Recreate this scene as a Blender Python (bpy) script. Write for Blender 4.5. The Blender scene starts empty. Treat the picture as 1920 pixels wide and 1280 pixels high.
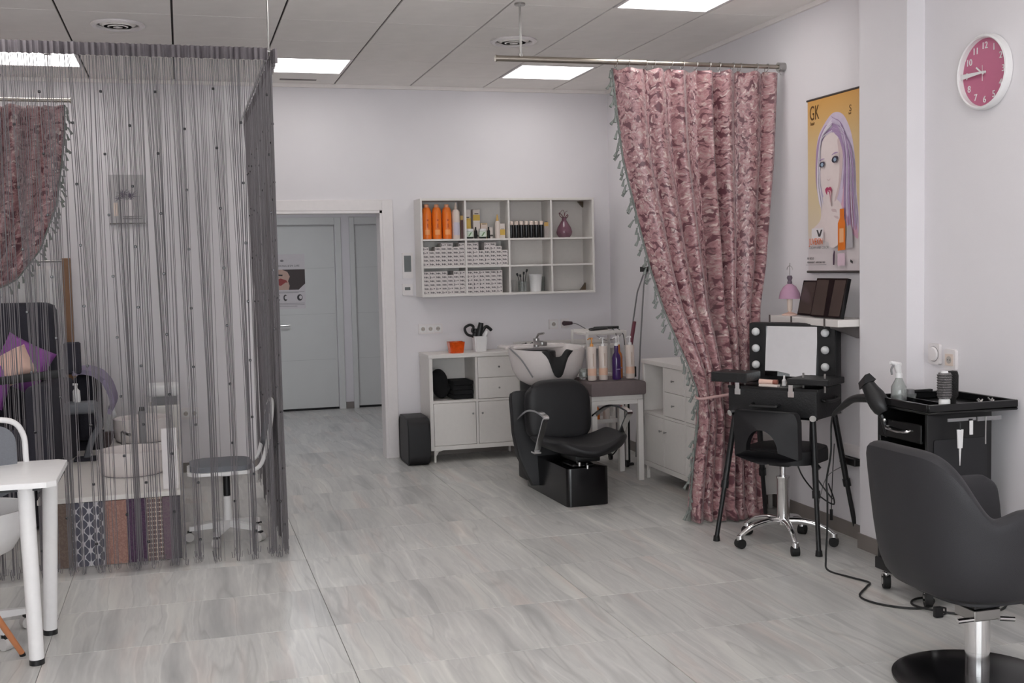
import bpy, bmesh, math, random
from mathutils import Vector, Matrix
random.seed(7)
scn = bpy.context.scene
COL = scn.collection
PI = math.pi
# ------------------------------------------------------------------ camera
cam_d = bpy.data.cameras.new('camera'); cam = bpy.data.objects.new('camera', cam_d); COL.objects.link(cam)
yaw, pitch, roll = .283005, -.0669221, -.0221645
fw = Vector((math.sin(yaw)*math.cos(pitch), math.cos(yaw)*math.cos(pitch), math.sin(pitch)))
rt = Vector((math.cos(yaw), -math.sin(yaw), 0)); up = rt.cross(fw)
r2 = rt*math.cos(roll) + up*math.sin(roll); u2 = -rt*math.sin(roll) + up*math.cos(roll)
cam.matrix_world = Matrix.Translation((0, 0, 1.53)) @ Matrix((r2, u2, -fw)).transposed().to_4x4()
cam_d.sensor_width = 36; cam_d.lens = 39.676; cam_d.clip_start = .05; cam_d.clip_end = 100
scn.camera = cam
# ------------------------------------------------------------------ world, exposure
w = bpy.data.worlds.new('world'); scn.world = w; w.use_nodes = True
w.node_tree.nodes['Background'].inputs[0].default_value = (.93, .97, 1, 1)
w.node_tree.nodes['Background'].inputs[1].default_value = 7.0
PANEL_E = 6.5
CORR_E = 62
scn.view_settings.view_transform = 'Standard'; scn.view_settings.look = 'None'
scn.view_settings.exposure = -0.1; scn.view_settings.gamma = 1; scn.view_settings.use_curve_mapping = False

# ------------------------------------------------------------------ materials
def lin(c):
    return tuple(((v/255)/12.92 if v/255 <= .04045 else ((v/255+.055)/1.055)**2.4) for v in c) + (1,)
MATS = {}
def mat(name, rgb, rough=.5, metal=0, spec=.5, emit=0, noise=0, nscale=30, bump=0, bscale=200, trans=0, sheen=0, coat=0):
    if name in MATS: return MATS[name]
    m = bpy.data.materials.new(name); m.use_nodes = True; nt = m.node_tree; b = nt.nodes['Principled BSDF']
    c = lin(rgb)
    b.inputs['Base Color'].default_value = c; b.inputs['Roughness'].default_value = rough
    b.inputs['Metallic'].default_value = metal; b.inputs['Specular IOR Level'].default_value = spec
    if trans: b.inputs['Transmission Weight'].default_value = trans
    if coat: b.inputs['Coat Weight'].default_value = coat; b.inputs['Coat Roughness'].default_value = .08
    if emit:
        b.inputs['Emission Color'].default_value = c; b.inputs['Emission Strength'].default_value = emit
    tc = nt.nodes.new('ShaderNodeTexCoord')
    # every material gets a little procedural variation
    n = nt.nodes.new('ShaderNodeTexNoise'); n.inputs['Scale'].default_value = nscale; n.inputs['Detail'].default_value = 3
    nt.links.new(tc.outputs['Object'], n.inputs['Vector'])
    mx = nt.nodes.new('ShaderNodeMix'); mx.data_type = 'RGBA'
    k = noise if noise else .04
    mx.inputs[6].default_value = tuple(v*(1-k) for v in c[:3])+(1,); mx.inputs[7].default_value = tuple(min(1, v*(1+k)) for v in c[:3])+(1,)
    nt.links.new(n.outputs['Fac'], mx.inputs[0]); nt.links.new(mx.outputs[2], b.inputs['Base Color'])
    if bump:
        n2 = nt.nodes.new('ShaderNodeTexNoise'); n2.inputs['Scale'].default_value = bscale; n2.inputs['Detail'].default_value = 2
        nt.links.new(tc.outputs['Object'], n2.inputs['Vector'])
        bp = nt.nodes.new('ShaderNodeBump'); bp.inputs['Strength'].default_value = bump; bp.inputs['Distance'].default_value = .01
        nt.links.new(n2.outputs['Fac'], bp.inputs['Height']); nt.links.new(bp.outputs[0], b.inputs['Normal'])
    MATS[name] = m
    return m

WALL = mat('wall_paint', (226, 222, 225), .75, noise=.03, nscale=3, bump=.08, bscale=300)
CEILM = mat('ceiling_tile', (246, 241, 237), .9, noise=.05, nscale=8, bump=.3, bscale=700)
GRID = mat('ceiling_void', (48, 42, 40), .9)
TRIMW = mat('white_lacquer', (226, 220, 220), .35)
DOORW = mat('door_lacquer', (216, 216, 214), .45, noise=.03, nscale=5)
WHITE = mat('white_furniture', (222, 217, 213), .4)
WHITE2 = mat('white_plastic', (228, 226, 226), .35)
GROUT = mat('grout', (118, 115, 112), .8)
BASEB = mat('baseboard_tile', (128, 120, 116), .4, noise=.15, nscale=6)
BLACKL = mat('black_leather', (15, 14, 18), .5, bump=.15, bscale=500)
CHARL = mat('charcoal_leather', (34, 33, 37), .55, bump=.2, bscale=450)
BLACKP = mat('black_plastic', (15, 15, 17), .42)
BLACKG = mat('black_gloss', (9, 9, 11), .22)
BLACKA = mat('black_aluminium', (17, 17, 19), .5, noise=.1, bump=.2, bscale=120)
BLACKT = mat('black_towel', (17, 17, 20), .95, bump=.8, bscale=300)
CHROME = mat('chrome', (225, 224, 224), .12, metal=1)
STEEL = mat('brushed_steel', (170, 168, 166), .3, metal=1)
NICKEL = mat('nickel_rod', (170, 162, 152), .28, metal=1)
CERAM = mat('white_ceramic', (220, 212, 210), .2)
RUBBER = mat('black_rubber', (18, 18, 18), .7)
GREYC = mat('grey_cloth', (118, 106, 106), .95, noise=.1, bump=.5, bscale=300)
SOFA = mat('dark_grey_fabric', (52, 51, 60), .9, noise=.12, bump=.4, bscale=300)
PURPLE = mat('purple_satin', (148, 84, 160), .6, noise=.08)
PEACH = mat('peach_fabric', (226, 190, 176), .85, noise=.06)
LAV = mat('lavender_towel', (150, 140, 165), .95, noise=.08, bump=.6, bscale=250)
GREYP = mat('grey_plastic', (128, 126, 128), .5)
GREYM = mat('grey_mesh', (110, 112, 118), .7, noise=.15, nscale=200)
WOODO = mat('orange_wood', (188, 122, 82), .5, noise=.12, nscale=20)
WOODB = mat('brown_wood', (140, 105, 78), .6, noise=.2, nscale=15)
STRING = mat('string_grey', (122, 118, 122), .55)
BEAD = mat('bead_black', (32, 30, 34), .2)
HEADING = mat('heading_tape_grey', (104, 98, 102), .7, noise=.15, nscale=60)
ORANGE = mat('orange_plastic', (236, 120, 30), .35, noise=.05)
CREAMP = mat('cream_plastic', (222, 204, 192), .35)
PEARL = mat('pearl_bottle', (214, 200, 192), .3)
GOLDM = mat('gold_label', (198, 160, 92), .4)
AMBER = mat('amber_glass', (176, 100, 45), .15)
PURB = mat('purple_bottle', (62, 36, 92), .18)
INK = mat('dark_print', (70, 66, 68), .7)
INKL = mat('grey_print', (130, 126, 128), .7)
PAPER = mat('white_paper', (214, 208, 210), .6)
FRINGE = mat('fringe_grey_green', (120, 124, 120), .85, noise=.25, nscale=60)
CORD = mat('black_cord', (16, 16, 17), .5)
SCREEN = mat('grey_screen', (96, 100, 100), .25)
BROWNG = mat('brown_gloss', (72, 62, 58), .2)
PANEL = mat('lit_panel', (255, 253, 250), .5, emit=PANEL_E)
CORR_FILL = mat('corridor_fill_glow', (246, 250, 255), .5, emit=CORR_E)
MIRROR = mat('mirror_glass', (235, 236, 236), .01, metal=1)
GLASSV = mat('plum_glass', (120, 84, 98), .08)
GLASSC = mat('clear_glass', (226, 230, 228), .06, trans=.85)
ORG = mat('orange_glass', (216, 84, 28), .12, noise=.4, nscale=40)
SAGE = mat('sage_label', (120, 150, 110), .5)
BURG = mat('burgundy_plastic', (110, 45, 62), .35)
BROWNF = mat('brown_corner_block', (96, 80, 62), .5)
BULB = mat('frosted_bulb', (206, 206, 206), .35)
YELP = mat('yellow_label', (214, 178, 84), .45)

def floor_mat():
    m = bpy.data.materials.new('veined_porcelain'); m.use_nodes = True; nt = m.node_tree; b = nt.nodes['Principled BSDF']
    N = nt.nodes.new; L = nt.links.new
    tc = N('ShaderNodeTexCoord'); oi = N('ShaderNodeObjectInfo')
    off = N('ShaderNodeVectorMath'); off.operation = 'SCALE'; off.inputs['Scale'].default_value = 37
    cmb = N('ShaderNodeCombineXYZ'); L(oi.outputs['Random'], cmb.inputs[0]); L(oi.outputs['Random'], cmb.inputs[1]); L(cmb.outputs[0], off.inputs[0])
    add = N('ShaderNodeVectorMath'); L(tc.outputs['Object'], add.inputs[0]); L(off.outputs[0], add.inputs[1])
    # wander
    nz = N('ShaderNodeTexNoise'); nz.inputs['Scale'].default_value = 2.2; nz.inputs['Detail'].default_value = 2; L(add.outputs[0], nz.inputs['Vector'])
    sc = N('ShaderNodeVectorMath'); sc.operation = 'SCALE'; sc.inputs['Scale'].default_value = .05; L(nz.outputs['Color'], sc.inputs[0])
    ad2 = N('ShaderNodeVectorMath'); L(add.outputs[0], ad2.inputs[0]); L(sc.outputs[0], ad2.inputs[1])
    mp = N('ShaderNodeMapping'); mp.inputs['Rotation'].default_value = (0, 0, math.radians(-6)); mp.inputs['Scale'].default_value = (6.5, .55, 1); L(ad2.outputs[0], mp.inputs['Vector'])
    n1 = N('ShaderNodeTexNoise'); n1.inputs['Scale'].default_value = 1.0; n1.inputs['Detail'].default_value = 5; n1.inputs['Roughness'].default_value = .62; L(mp.outputs[0], n1.inputs['Vector'])
    cr = N('ShaderNodeValToRGB'); L(n1.outputs['Fac'], cr.inputs[0])
    e = cr.color_ramp.elements
    e[0].position = .3; e[0].color = lin((166, 166, 165)); e[1].position = .72; e[1].color = lin((216, 215, 211))
    for p, c in ((.43, (188, 187, 185)), (.5, (200, 199, 196)), (.52, (190, 189, 187)), (.62, (206, 205, 201))):
        x = e.new(p); x.color = lin(c)
    # fine veins: thin iso-lines of a second stretched noise
    mpv = N('ShaderNodeMapping'); mpv.inputs['Rotation'].default_value = (0, 0, math.radians(-9)); mpv.inputs['Scale'].default_value = (3.6, .24, 1); L(ad2.outputs[0], mpv.inputs['Vector'])
    nv = N('ShaderNodeTexNoise'); nv.inputs['Scale'].default_value = 1.0; nv.inputs['Detail'].default_value = 2.5; L(mpv.outputs[0], nv.inputs['Vector'])
    vr = N('ShaderNodeValToRGB'); L(nv.outputs['Fac'], vr.inputs[0]); ve_ = vr.color_ramp.elements
    ve_[0].position = 0; ve_[0].color = (1, 1, 1, 1); ve_[1].position = 1; ve_[1].color = (1, 1, 1, 1)
    for p, v in ((.405, 1), (.415, .8), (.425, 1), (.475, 1.0), (.487, 1.16), (.497, .98), (.545, 1), (.556, .84), (.562, 1.08), (.59, 1)):
        x = ve_.new(p); x.color = (v, v*.995, v*.99, 1)
    mul = N('ShaderNodeMix'); mul.data_type = 'RGBA'; mul.blend_type = 'MULTIPLY'; mul.inputs[0].default_value = 1; L(cr.outputs[0], mul.inputs[6]); L(vr.outputs[0], mul.inputs[7])
    # warm tint patches
    n3 = N('ShaderNodeTexNoise'); n3.inputs['Scale'].default_value = 1.3; L(mp.outputs[0], n3.inputs['Vector'])
    tr = N('ShaderNodeValToRGB'); tr.color_ramp.elements[0].position = .55; tr.color_ramp.elements[0].color = (1, 1, 1, 1); tr.color_ramp.elements[1].position = .75; tr.color_ramp.elements[1].color = (1.05, .965, .94, 1); L(n3.outputs['Fac'], tr.inputs[0])
    mu2 = N('ShaderNodeMix'); mu2.data_type = 'RGBA'; mu2.blend_type = 'MULTIPLY'; mu2.inputs[0].default_value = 1; L(mul.outputs[2], mu2.inputs[6]); L(tr.outputs[0], mu2.inputs[7])
    hs = N('ShaderNodeHueSaturation'); L(mu2.outputs[2], hs.inputs['Color'])
    vr2 = N('ShaderNodeMapRange'); L(oi.outputs['Random'], vr2.inputs[0]); vr2.inputs[3].default_value = .95; vr2.inputs[4].default_value = 1.05; L(vr2.outputs[0], hs.inputs['Value'])
    L(hs.outputs[0], b.inputs['Base Color'])
    b.inputs['Roughness'].default_value = .3; b.inputs['Specular IOR Level'].default_value = .45
    return m
FLOORM = floor_mat()

def floral_mat():
    m = bpy.data.materials.new('pink_floral_satin'); m.use_nodes = True; nt = m.node_tree; b = nt.nodes['Principled BSDF']
    N = nt.nodes.new; L = nt.links.new
    tc = N('ShaderNodeTexCoord')
    nz = N('ShaderNodeTexNoise'); nz.inputs['Scale'].default_value = 14; nz.inputs['Detail'].default_value = 3; L(tc.outputs['UV'], nz.inputs['Vector'])
    sc = N('ShaderNodeVectorMath'); sc.operation = 'SCALE'; sc.inputs['Scale'].default_value = .1; L(nz.outputs['Color'], sc.inputs[0])
    ad = N('ShaderNodeVectorMath'); L(tc.outputs['UV'], ad.inputs[0]); L(sc.outputs[0], ad.inputs[1])
    mp = N('ShaderNodeMapping'); mp.inputs['Scale'].default_value = (12, 20, 1); L(ad.outputs[0], mp.inputs[0])
    v1 = N('ShaderNodeTexVoronoi'); v1.feature = 'F1'; v1.inputs['Scale'].default_value = 1; L(mp.outputs[0], v1.inputs['Vector'])
    n2 = N('ShaderNodeTexNoise'); n2.inputs['Scale'].default_value = 2.3; n2.inputs['Detail'].default_value = 4; n2.inputs['Roughness'].default_value = .7; L(mp.outputs[0], n2.inputs['Vector'])
    base = N('ShaderNodeValToRGB'); L(n2.outputs['Fac'], base.inputs[0]); e = base.color_ramp.elements
    e[0].position = .32; e[0].color = lin((112, 76, 81)); e[1].position = .7; e[1].color = lin((208, 186, 182))
    for p, c in ((.45, (150, 106, 110)), (.53, (168, 126, 128)), (.6, (168, 146, 142))):
        x = e.new(p); x.color = lin(c)
    ve = N('ShaderNodeTexVoronoi'); ve.feature = 'DISTANCE_TO_EDGE'; ve.inputs['Scale'].default_value = 1; L(mp.outputs[0], ve.inputs['Vector'])
    n4 = N('ShaderNodeTexNoise'); n4.inputs['Scale'].default_value = 1.4; L(mp.outputs[0], n4.inputs['Vector'])
    mth = N('ShaderNodeMath'); mth.operation = 'ADD'; L(ve.outputs['Distance'], mth.inputs[0])
    m5 = N('ShaderNodeMath'); m5.operation = 'MULTIPLY_ADD'; m5.inputs[1].default_value = 1.1; m5.inputs[2].default_value = -.5; L(n4.outputs['Fac'], m5.inputs[0]); L(m5.outputs[0], mth.inputs[1])
    st = N('ShaderNodeValToRGB'); L(mth.outputs[0], st.inputs[0]); st.color_ramp.elements[0].position = .03; st.color_ramp.elements[0].color = (1, 1, 1, 1); st.color_ramp.elements[1].position = .1; st.color_ramp.elements[1].color = (0, 0, 0, 1)
    mx = N('ShaderNodeMix'); mx.data_type = 'RGBA'; L(st.outputs[0], mx.inputs[0]); L(base.outputs[0], mx.inputs[6]); mx.inputs[7].default_value = lin((92, 46, 56))
    # cream petals
    v3 = N('ShaderNodeTexVoronoi'); v3.inputs['Scale'].default_value = 1.7; L(mp.outputs[0], v3.inputs['Vector'])
    s3 = N('ShaderNodeValToRGB'); L(v3.outputs['Distance'], s3.inputs[0]); s3.color_ramp.elements[0].position = .16; s3.color_ramp.elements[0].color = (.6, .6, .6, 1); s3.color_ramp.elements[1].position = .24; s3.color_ramp.elements[1].color = (0, 0, 0, 1)
    m6 = N('ShaderNodeMix'); m6.data_type = 'RGBA'; L(s3.outputs[0], m6.inputs[0]); L(mx.outputs[2], m6.inputs[6]); m6.inputs[7].default_value = lin((226, 206, 200))
    L(m6.outputs[2], b.inputs['Base Color']); b.inputs['Roughness'].default_value = .42; b.inputs['Sheen Weight'].default_value = .3
    b.inputs['Specular IOR Level'].default_value = .7
    return m
FLORAL = floral_mat()

# ------------------------------------------------------------------ geometry helpers
def B(): return bmesh.new()
def box(bm, x0, y0, z0, x1, y1, z1, bev=0, seg=1):
    if x0 > x1: x0, x1 = x1, x0
    if y0 > y1: y0, y1 = y1, y0
    if z0 > z1: z0, z1 = z1, z0
    vs = [bm.verts.new(p) for p in ((x0,y0,z0),(x1,y0,z0),(x1,y1,z0),(x0,y1,z0),(x0,y0,z1),(x1,y0,z1),(x1,y1,z1),(x0,y1,z1))]
    fs = [bm.faces.new([vs[i] for i in f]) for f in ((3,2,1,0),(4,5,6,7),(0,1,5,4),(1,2,6,5),(2,3,7,6),(3,0,4,7))]
    if bev:
        es = list({e for f in fs for e in f.edges})
        bmesh.ops.bevel(bm, geom=es, offset=bev, segments=seg, profile=.6, affect='EDGES', clamp_overlap=True)
    return bm
def ring(bm, c, ax, r, n, ref=None):
    ax = Vector(ax).normalized()
    ref = Vector(ref) if ref else (Vector((0,0,1)) if abs(ax.z) < .9 else Vector((1,0,0)))
    a = ax.cross(ref).normalized(); b = ax.cross(a)
    return [bm.verts.new(Vector(c) + (a*math.cos(2*PI*i/n) + b*math.sin(2*PI*i/n))*r) for i in range(n)]
def skin(bm, rings, cap=True, closed=False):
    m = len(rings)
    for k in range(m if closed else m-1):
        A, C = rings[k], rings[(k+1) % m]; n = len(A)
        for i in range(n): bm.faces.new((A[i], A[(i+1) % n], C[(i+1) % n], C[i]))
    if cap and not closed:
        bm.faces.new(rings[0][::-1]); bm.faces.new(rings[-1])
def cyl(bm, p0, p1, r0, r1=None, n=16):
    r1 = r0 if r1 is None else r1; ax = Vector(p1)-Vector(p0)
    skin(bm, [ring(bm, p0, ax, max(r0, 1e-4), n), ring(bm, p1, ax, max(r1, 1e-4), n)])
    return bm
def tube(bm, pts, r, n=8, closed=False):
    pts = [Vector(p) for p in pts]; m = len(pts); rs = []
    prev = None
    for i, p in enumerate(pts):
        if closed: d = pts[(i+1) % m]-pts[i-1]
        else: d = pts[min(i+1, m-1)]-pts[max(i-1, 0)]
        d = d.normalized()
        if prev is None:
            ref = Vector((0,0,1)) if abs(d.z) < .9 else Vector((1,0,0)); a = d.cross(ref).normalized()
        else: a = (prev - d*prev.dot(d)).normalized()
        prev = a; b = d.cross(a); rr = r[i] if isinstance(r, (list, tuple)) else r
        rs.append([bm.verts.new(p + (a*math.cos(2*PI*k/n)+b*math.sin(2*PI*k/n))*rr) for k in range(n)])
    skin(bm, rs, closed=closed)
    return bm
def smoothpts(pts, k=6, closed=False):
    pts = [Vector(p) for p in pts]; out = []; m = len(pts)
    for i in range(m if closed else m-1):
        g = (lambda j: pts[j % m]) if closed else (lambda j: pts[max(0, min(m-1, j))])
        p0, p1, p2, p3 = g(i-1), g(i), g(i+1), g(i+2)
        for s in range(k):
            t = s/k
            out.append(.5*((2*p1)+(p2-p0)*t+(2*p0-5*p1+4*p2-p3)*t*t+(3*p1-p0-3*p2+p3)*t**3))
    if not closed: out.append(pts[-1])
    return out
def lathe(bm, prof, c=(0,0,0), n=24, sx=1, sy=1):
    rs = [[bm.verts.new((c[0]+max(r,1e-4)*sx*math.cos(2*PI*i/n), c[1]+max(r,1e-4)*sy*math.sin(2*PI*i/n), c[2]+z)) for i in range(n)] for r, z in prof]
    skin(bm, rs); return bm
def prism(bm, pts, depth, M=None, bev=0):
    """pts 2D outline in local xy, extruded along +z by depth, then matrix M"""
    M = M or Matrix()
    a = [bm.verts.new(M @ Vector((x, y, 0))) for x, y in pts]; b = [bm.verts.new(M @ Vector((x, y, depth))) for x, y in pts]
    n = len(pts); fs = [bm.faces.new(a[::-1]), bm.faces.new(b)]
    for i in range(n): fs.append(bm.faces.new((a[i], a[(i+1) % n], b[(i+1) % n], b[i])))
    if bev:
        es = list({e for e in fs[1].edges})
        bmesh.ops.bevel(bm, geom=es, offset=bev, segments=2, profile=.6, affect='EDGES', clamp_overlap=True)
    return bm
def rrect(w, h, r, n=5, cx=0, cy=0):
    out = []
    for (sx, sy, a0) in ((1,1,0),(-1,1,90),(-1,-1,180),(1,-1,270)):
        for i in range(n+1):
            a = math.radians(a0+90*i/n); out.append((cx+sx*(w/2-r)+r*math.cos(a), cy+sy*(h/2-r)+r*math.sin(a)))
    return out
def frame(o, right, upv):
    r = Vector(right).normalized(); u = Vector(upv).normalized(); z = r.cross(u)
    m = Matrix((r, u, z)).transposed().to_4x4(); m.translation = Vector(o); return m
def sphere(bm, c, r, sx=1, sy=1, sz=1, u=16, v=10):
    M = Matrix.Translation(c) @ Matrix.Diagonal((r*sx, r*sy, r*sz, 1))
    bmesh.ops.create_uvsphere(bm, u_segments=u, v_segments=v, radius=1, matrix=M); return bm

def ob(name, bm, m, parent=None, smooth=False, label=None, loc=None, subsurf=0, recalc=True):
    if recalc: bmesh.ops.recalc_face_normals(bm, faces=bm.faces)
    me = bpy.data.meshes.new(name); bm.to_mesh(me); bm.free()
    for x in (m if isinstance(m, list) else [m]): me.materials.append(x)
    if smooth:
        me.shade_smooth()
        try: me.set_sharp_from_angle(angle=math.radians(40))
        except Exception: pass
    o = bpy.data.objects.new(name, me); COL.objects.link(o)
    if parent: o.parent = parent
    if label: o['label'] = label
    if loc: o.location = loc
    if subsurf:
        s = o.modifiers.new('subsurf', 'SUBSURF'); s.levels = subsurf; s.render_levels = subsurf
    return o
def tag(o, label, cat, group=None):
    o['label'] = label; o['category'] = cat
    if group: o['group'] = group
    return o
def thing(name, label, cat, loc=(0,0,0), rz=0, group=None):
    o = bpy.data.objects.new(name, None); COL.objects.link(o); o.empty_display_size = .1
    o.location = loc; o.rotation_euler = (0, 0, rz); return tag(o, label, cat, group)
def struct(name, bm, m, parent=None, smooth=False):
    o = ob(name, bm, m, parent, smooth)
    if not parent: o['kind'] = 'structure'
    return o
def dup(root, loc=None, rz=None, label=None, group=None):
    r = root.copy(); COL.objects.link(r)
    if loc is not None: r.location = loc
    if rz is not None: r.rotation_euler = (0, 0, rz)
    if label: r['label'] = label
    if group: r['group'] = group
    for ch in list(root.children):
        c = ch.copy(); COL.objects.link(c); c.parent = r
        for g in list(ch.children):
            d = g.copy(); COL.objects.link(d); d.parent = c
    return r
def text(s, size, m, M, parent=None, name='lettering', sx=1, ext=.0004, align='LEFT'):
    cu = bpy.data.curves.new(name, 'FONT'); cu.body = s; cu.size = size; cu.extrude = ext; cu.align_x = align
    t = bpy.data.objects.new(name, cu); me = bpy.data.meshes.new_from_object(t)
    bpy.data.objects.remove(t)
    me.transform(M @ Matrix.Diagonal((sx, 1, 1, 1))); me.materials.append(m); me.name = name
    o = bpy.data.objects.new(name, me); COL.objects.link(o)
    if parent: o.parent = parent
    return o

YW, XW, XP, ZC = 8.973, 3.49, 3.39, 2.976
XL, YF = -3.0, -1.2
# ================================================================== THE ROOM
fl = struct('floor', box(B(), XL-.1, YF-.1, -.06, XW+.15, 12.7, -.0035), GROUT)
TW, TD = 1.166, .585
tile_me = None
x0t, y0t = .575, 3.642
for iy in range(-8, 16):
    for ix in range(-4, 3):
        xa = x0t+ix*TW; xb = xa+TW; ya = y0t+iy*TD; yb = ya+TD
        xa, xb = max(xa, XL), min(xb, XW); ya, yb = max(ya, YF), min(yb, 12.6)
        if xb-xa < .02 or yb-ya < .02: continue
        if ya > 9.1 and (xb < -.8 or xa > 2.8): continue
        g = .0012
        full = abs(xb-xa-TW) < 1e-4 and abs(yb-ya-TD) < 1e-4
        if full and tile_me is not None:
            o = bpy.data.objects.new('floor_tile', tile_me); COL.objects.link(o); o.parent = fl
        else:
            o = ob('floor_tile', box(B(), g, g, -.012, xb-xa-g, yb-ya-g, 0, .0008), FLOORM, fl)
            if full: tile_me = o.data
        o.location = (xa, ya, 0)
# back wall with the passage opening
OX0, OX1, OZ = .64, 1.552, 1.992
b = B(); box(b, XL-.1, YW, 0, OX0, YW+.15, ZC+.1); box(b, OX1, YW, 0, XW+.15, YW+.15, ZC+.1); box(b, OX0, YW, OZ, OX1, YW+.15, ZC+.1)
struct('wall_back', b, WALL)
b = B(); box(b, XW, 4.9, 0, XW+.15, YW, ZC+.1); box(b, XW, YF, 0, XW+.15, 4.9, ZC+.1)
struct('wall_right', b, WALL)
struct('trim_2', box(B(), XP, 4.747, 0, XW, 5.145, ZC-.001), WALL)          # shallow pilaster
struct('wall_left', box(B(), XL-.15, YF, 0, XL, YW, ZC+.1), WALL)
b = B(); box(b, XL-.15, YF-.15, 0, -2.2, YF, ZC+.1); box(b, 2.6, YF-.15, 0, XW+.15, YF, ZC+.1); box(b, -2.2, YF-.15, 2.4, 2.6, YF, ZC+.1); box(b, -2.2, YF-.15, 0, 2.6, YF, .5)
struct('wall_front', b, WALL)
wn = struct('unseen_window_1', box(box(box(box(box(B(), -2.2, YF-.1, .5, -2.14, YF-.04, 2.4), 2.54, YF-.1, .5, 2.6, YF-.04, 2.4), -2.14, YF-.1, .5, 2.54, YF-.04, .56), -2.14, YF-.1, 2.34, 2.54, YF-.04, 2.4), .17, YF-.1, .56, .23, YF-.04, 2.34), mat('grey_window_frame', (110, 112, 115), .4))  # unseen front opening, framed to let world light in as fill
# passage trim
b = B()
for (x0, x1, z0, z1) in ((OX1, OX1+.086, 0, OZ+.086), (OX0-.086, OX0, 0, OZ+.086), (OX0, OX1, OZ, OZ+.086)):
    box(b, x0, YW-.014, z0, x1, YW, z1, .003)
for (x0, x1, z0, z1) in ((OX1-.02, OX1, 0, OZ), (OX0, OX0+.02, 0, OZ), (OX0, OX1, OZ-.02, OZ)):
    box(b, x0, YW-.012, z0, x1, YW+.16, z1)
struct('trim_1', b, TRIMW)
# baseboards (tile skirting)
def skirt(name, segs, axis):
    r = None
    b = B()
    for s in segs: box(b, *s, .001)
    return struct(name, b, BASEB)
skirt('baseboard_back', [(XL, YW-.01, 0, OX0-.09, YW, .075), (OX1+.09, YW-.01, 0, XW, YW, .075)], 0)
skirt('baseboard_right', [(XW-.01, 5.145, 0, XW, YW-.01, .08), (XP-.01, 4.747, 0, XP, 5.155, .08), (XW-.01, YF, 0, XW, 4.737, .08), (XP-.01, 4.737, 0, XW-.01, 4.747, .08), (XP, 5.145, 0, XW-.01, 5.155, .08)], 1)
skirt('baseboard_left', [(XL, YF, 0, XL+.01, YW, .08)], 1)
# ceiling: void slab, tiles, perimeter trim
LIT = {}
ce = struct('ceiling', box(B(), XL-.1, YF-.1, ZC+.012, XW+.15, YW+.1, ZC+.1), GRID)
gx0, gy0 = .006, 7.9
panels = [(i, j) for i in (-5, -2, 1, 4) for j in (0, -4, -8, -12)]
ctile = None
for j in range(-16, 2):
    for i in range(-6, 6):
        xa, xb = gx0+.6*i, gx0+.6*i+.6; ya, yb = gy0+.6*j, gy0+.6*j+.6
        xa, xb = max(xa, XL), min(xb, XW); ya, yb = max(ya, YF), min(yb, YW)
        if xb-xa < .03 or yb-ya < .03 or (i, j) in panels: continue
        gx, gy = .006, .0022
        full = abs(xb-xa-.6) < 1e-4 and abs(yb-ya-.6) < 1e-4
        if full and ctile:
            o = bpy.data.objects.new('ceiling_tile', ctile); COL.objects.link(o); o.parent = ce
        else:
            o = ob('ceiling_tile', box(B(), gx, gy, 0, xb-xa-gx*(xb < XW-.01), yb-ya-gy, .012, .0012), CEILM, ce)
            if full: ctile = o.data
        o.location = (xa, ya, ZC)
b = B(); box(b, XL, YW-.02, ZC-.028, XW, YW, ZC-.0005); box(b, XW-.02, 5.145, ZC-.028, XW, YW-.02, ZC-.0005); box(b, XL, YF, ZC-.028, XL+.02, YW-.02, ZC-.0005)
box(b, XW-.02, YF, ZC-.028, XW, 4.74, ZC-.0005)
struct('trim_3', b, mat('perimeter_profile', (236, 230, 227), .7))
b = B()
box(b, .77, 8.755, ZC-.004, 1.045, 8.8, ZC-.0005, .001)
tag(ob('ceiling_slot', b, mat('slot_grey', (120, 112, 110), .6)), 'thin dark slot vent in the ceiling just beyond the lit panel over the passage', 'vent')
# light panels
pn = {(-2, 0): 'lit square ceiling panel at the far left, seen through the string curtain',
      (1, 0): 'lit square ceiling panel over the passage, right of the string curtain corner',
      (4, 0): 'lit square ceiling panel below and behind the bare left end of the curtain rod',
      (4, -4): 'lit square ceiling panel cut by the top edge, nearest the camera in view'}
b = B()
box(b, .006, .006, 0, .594, .026, .012); box(b, .006, .574, 0, .594, .594, .012); box(b, .006, .026, 0, .026, .574, .012); box(b, .574, .026, 0, .594, .574, .012)
pl0 = thing('ceiling_light', 'x', 'light')
ob('light_frame', b, TRIMW, pl0)
ob('diffuser', box(B(), .026, .026, .003, .574, .574, .01), PANEL, pl0, label='glowing white diffuser')
first = True
for (i, j) in panels:
    loc = (gx0+.6*i, gy0+.6*j, ZC-.001)
    if loc[0] < XL or loc[1] < YF: continue
    o = pl0 if first else dup(pl0)
    first = False; o.location = loc
    if (i, j) in pn: o['label'] = pn[(i, j)]
    else: o['label'] = 'lit square ceiling panel outside the picture'; o['group'] = 'ceiling panels out of view'
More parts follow.
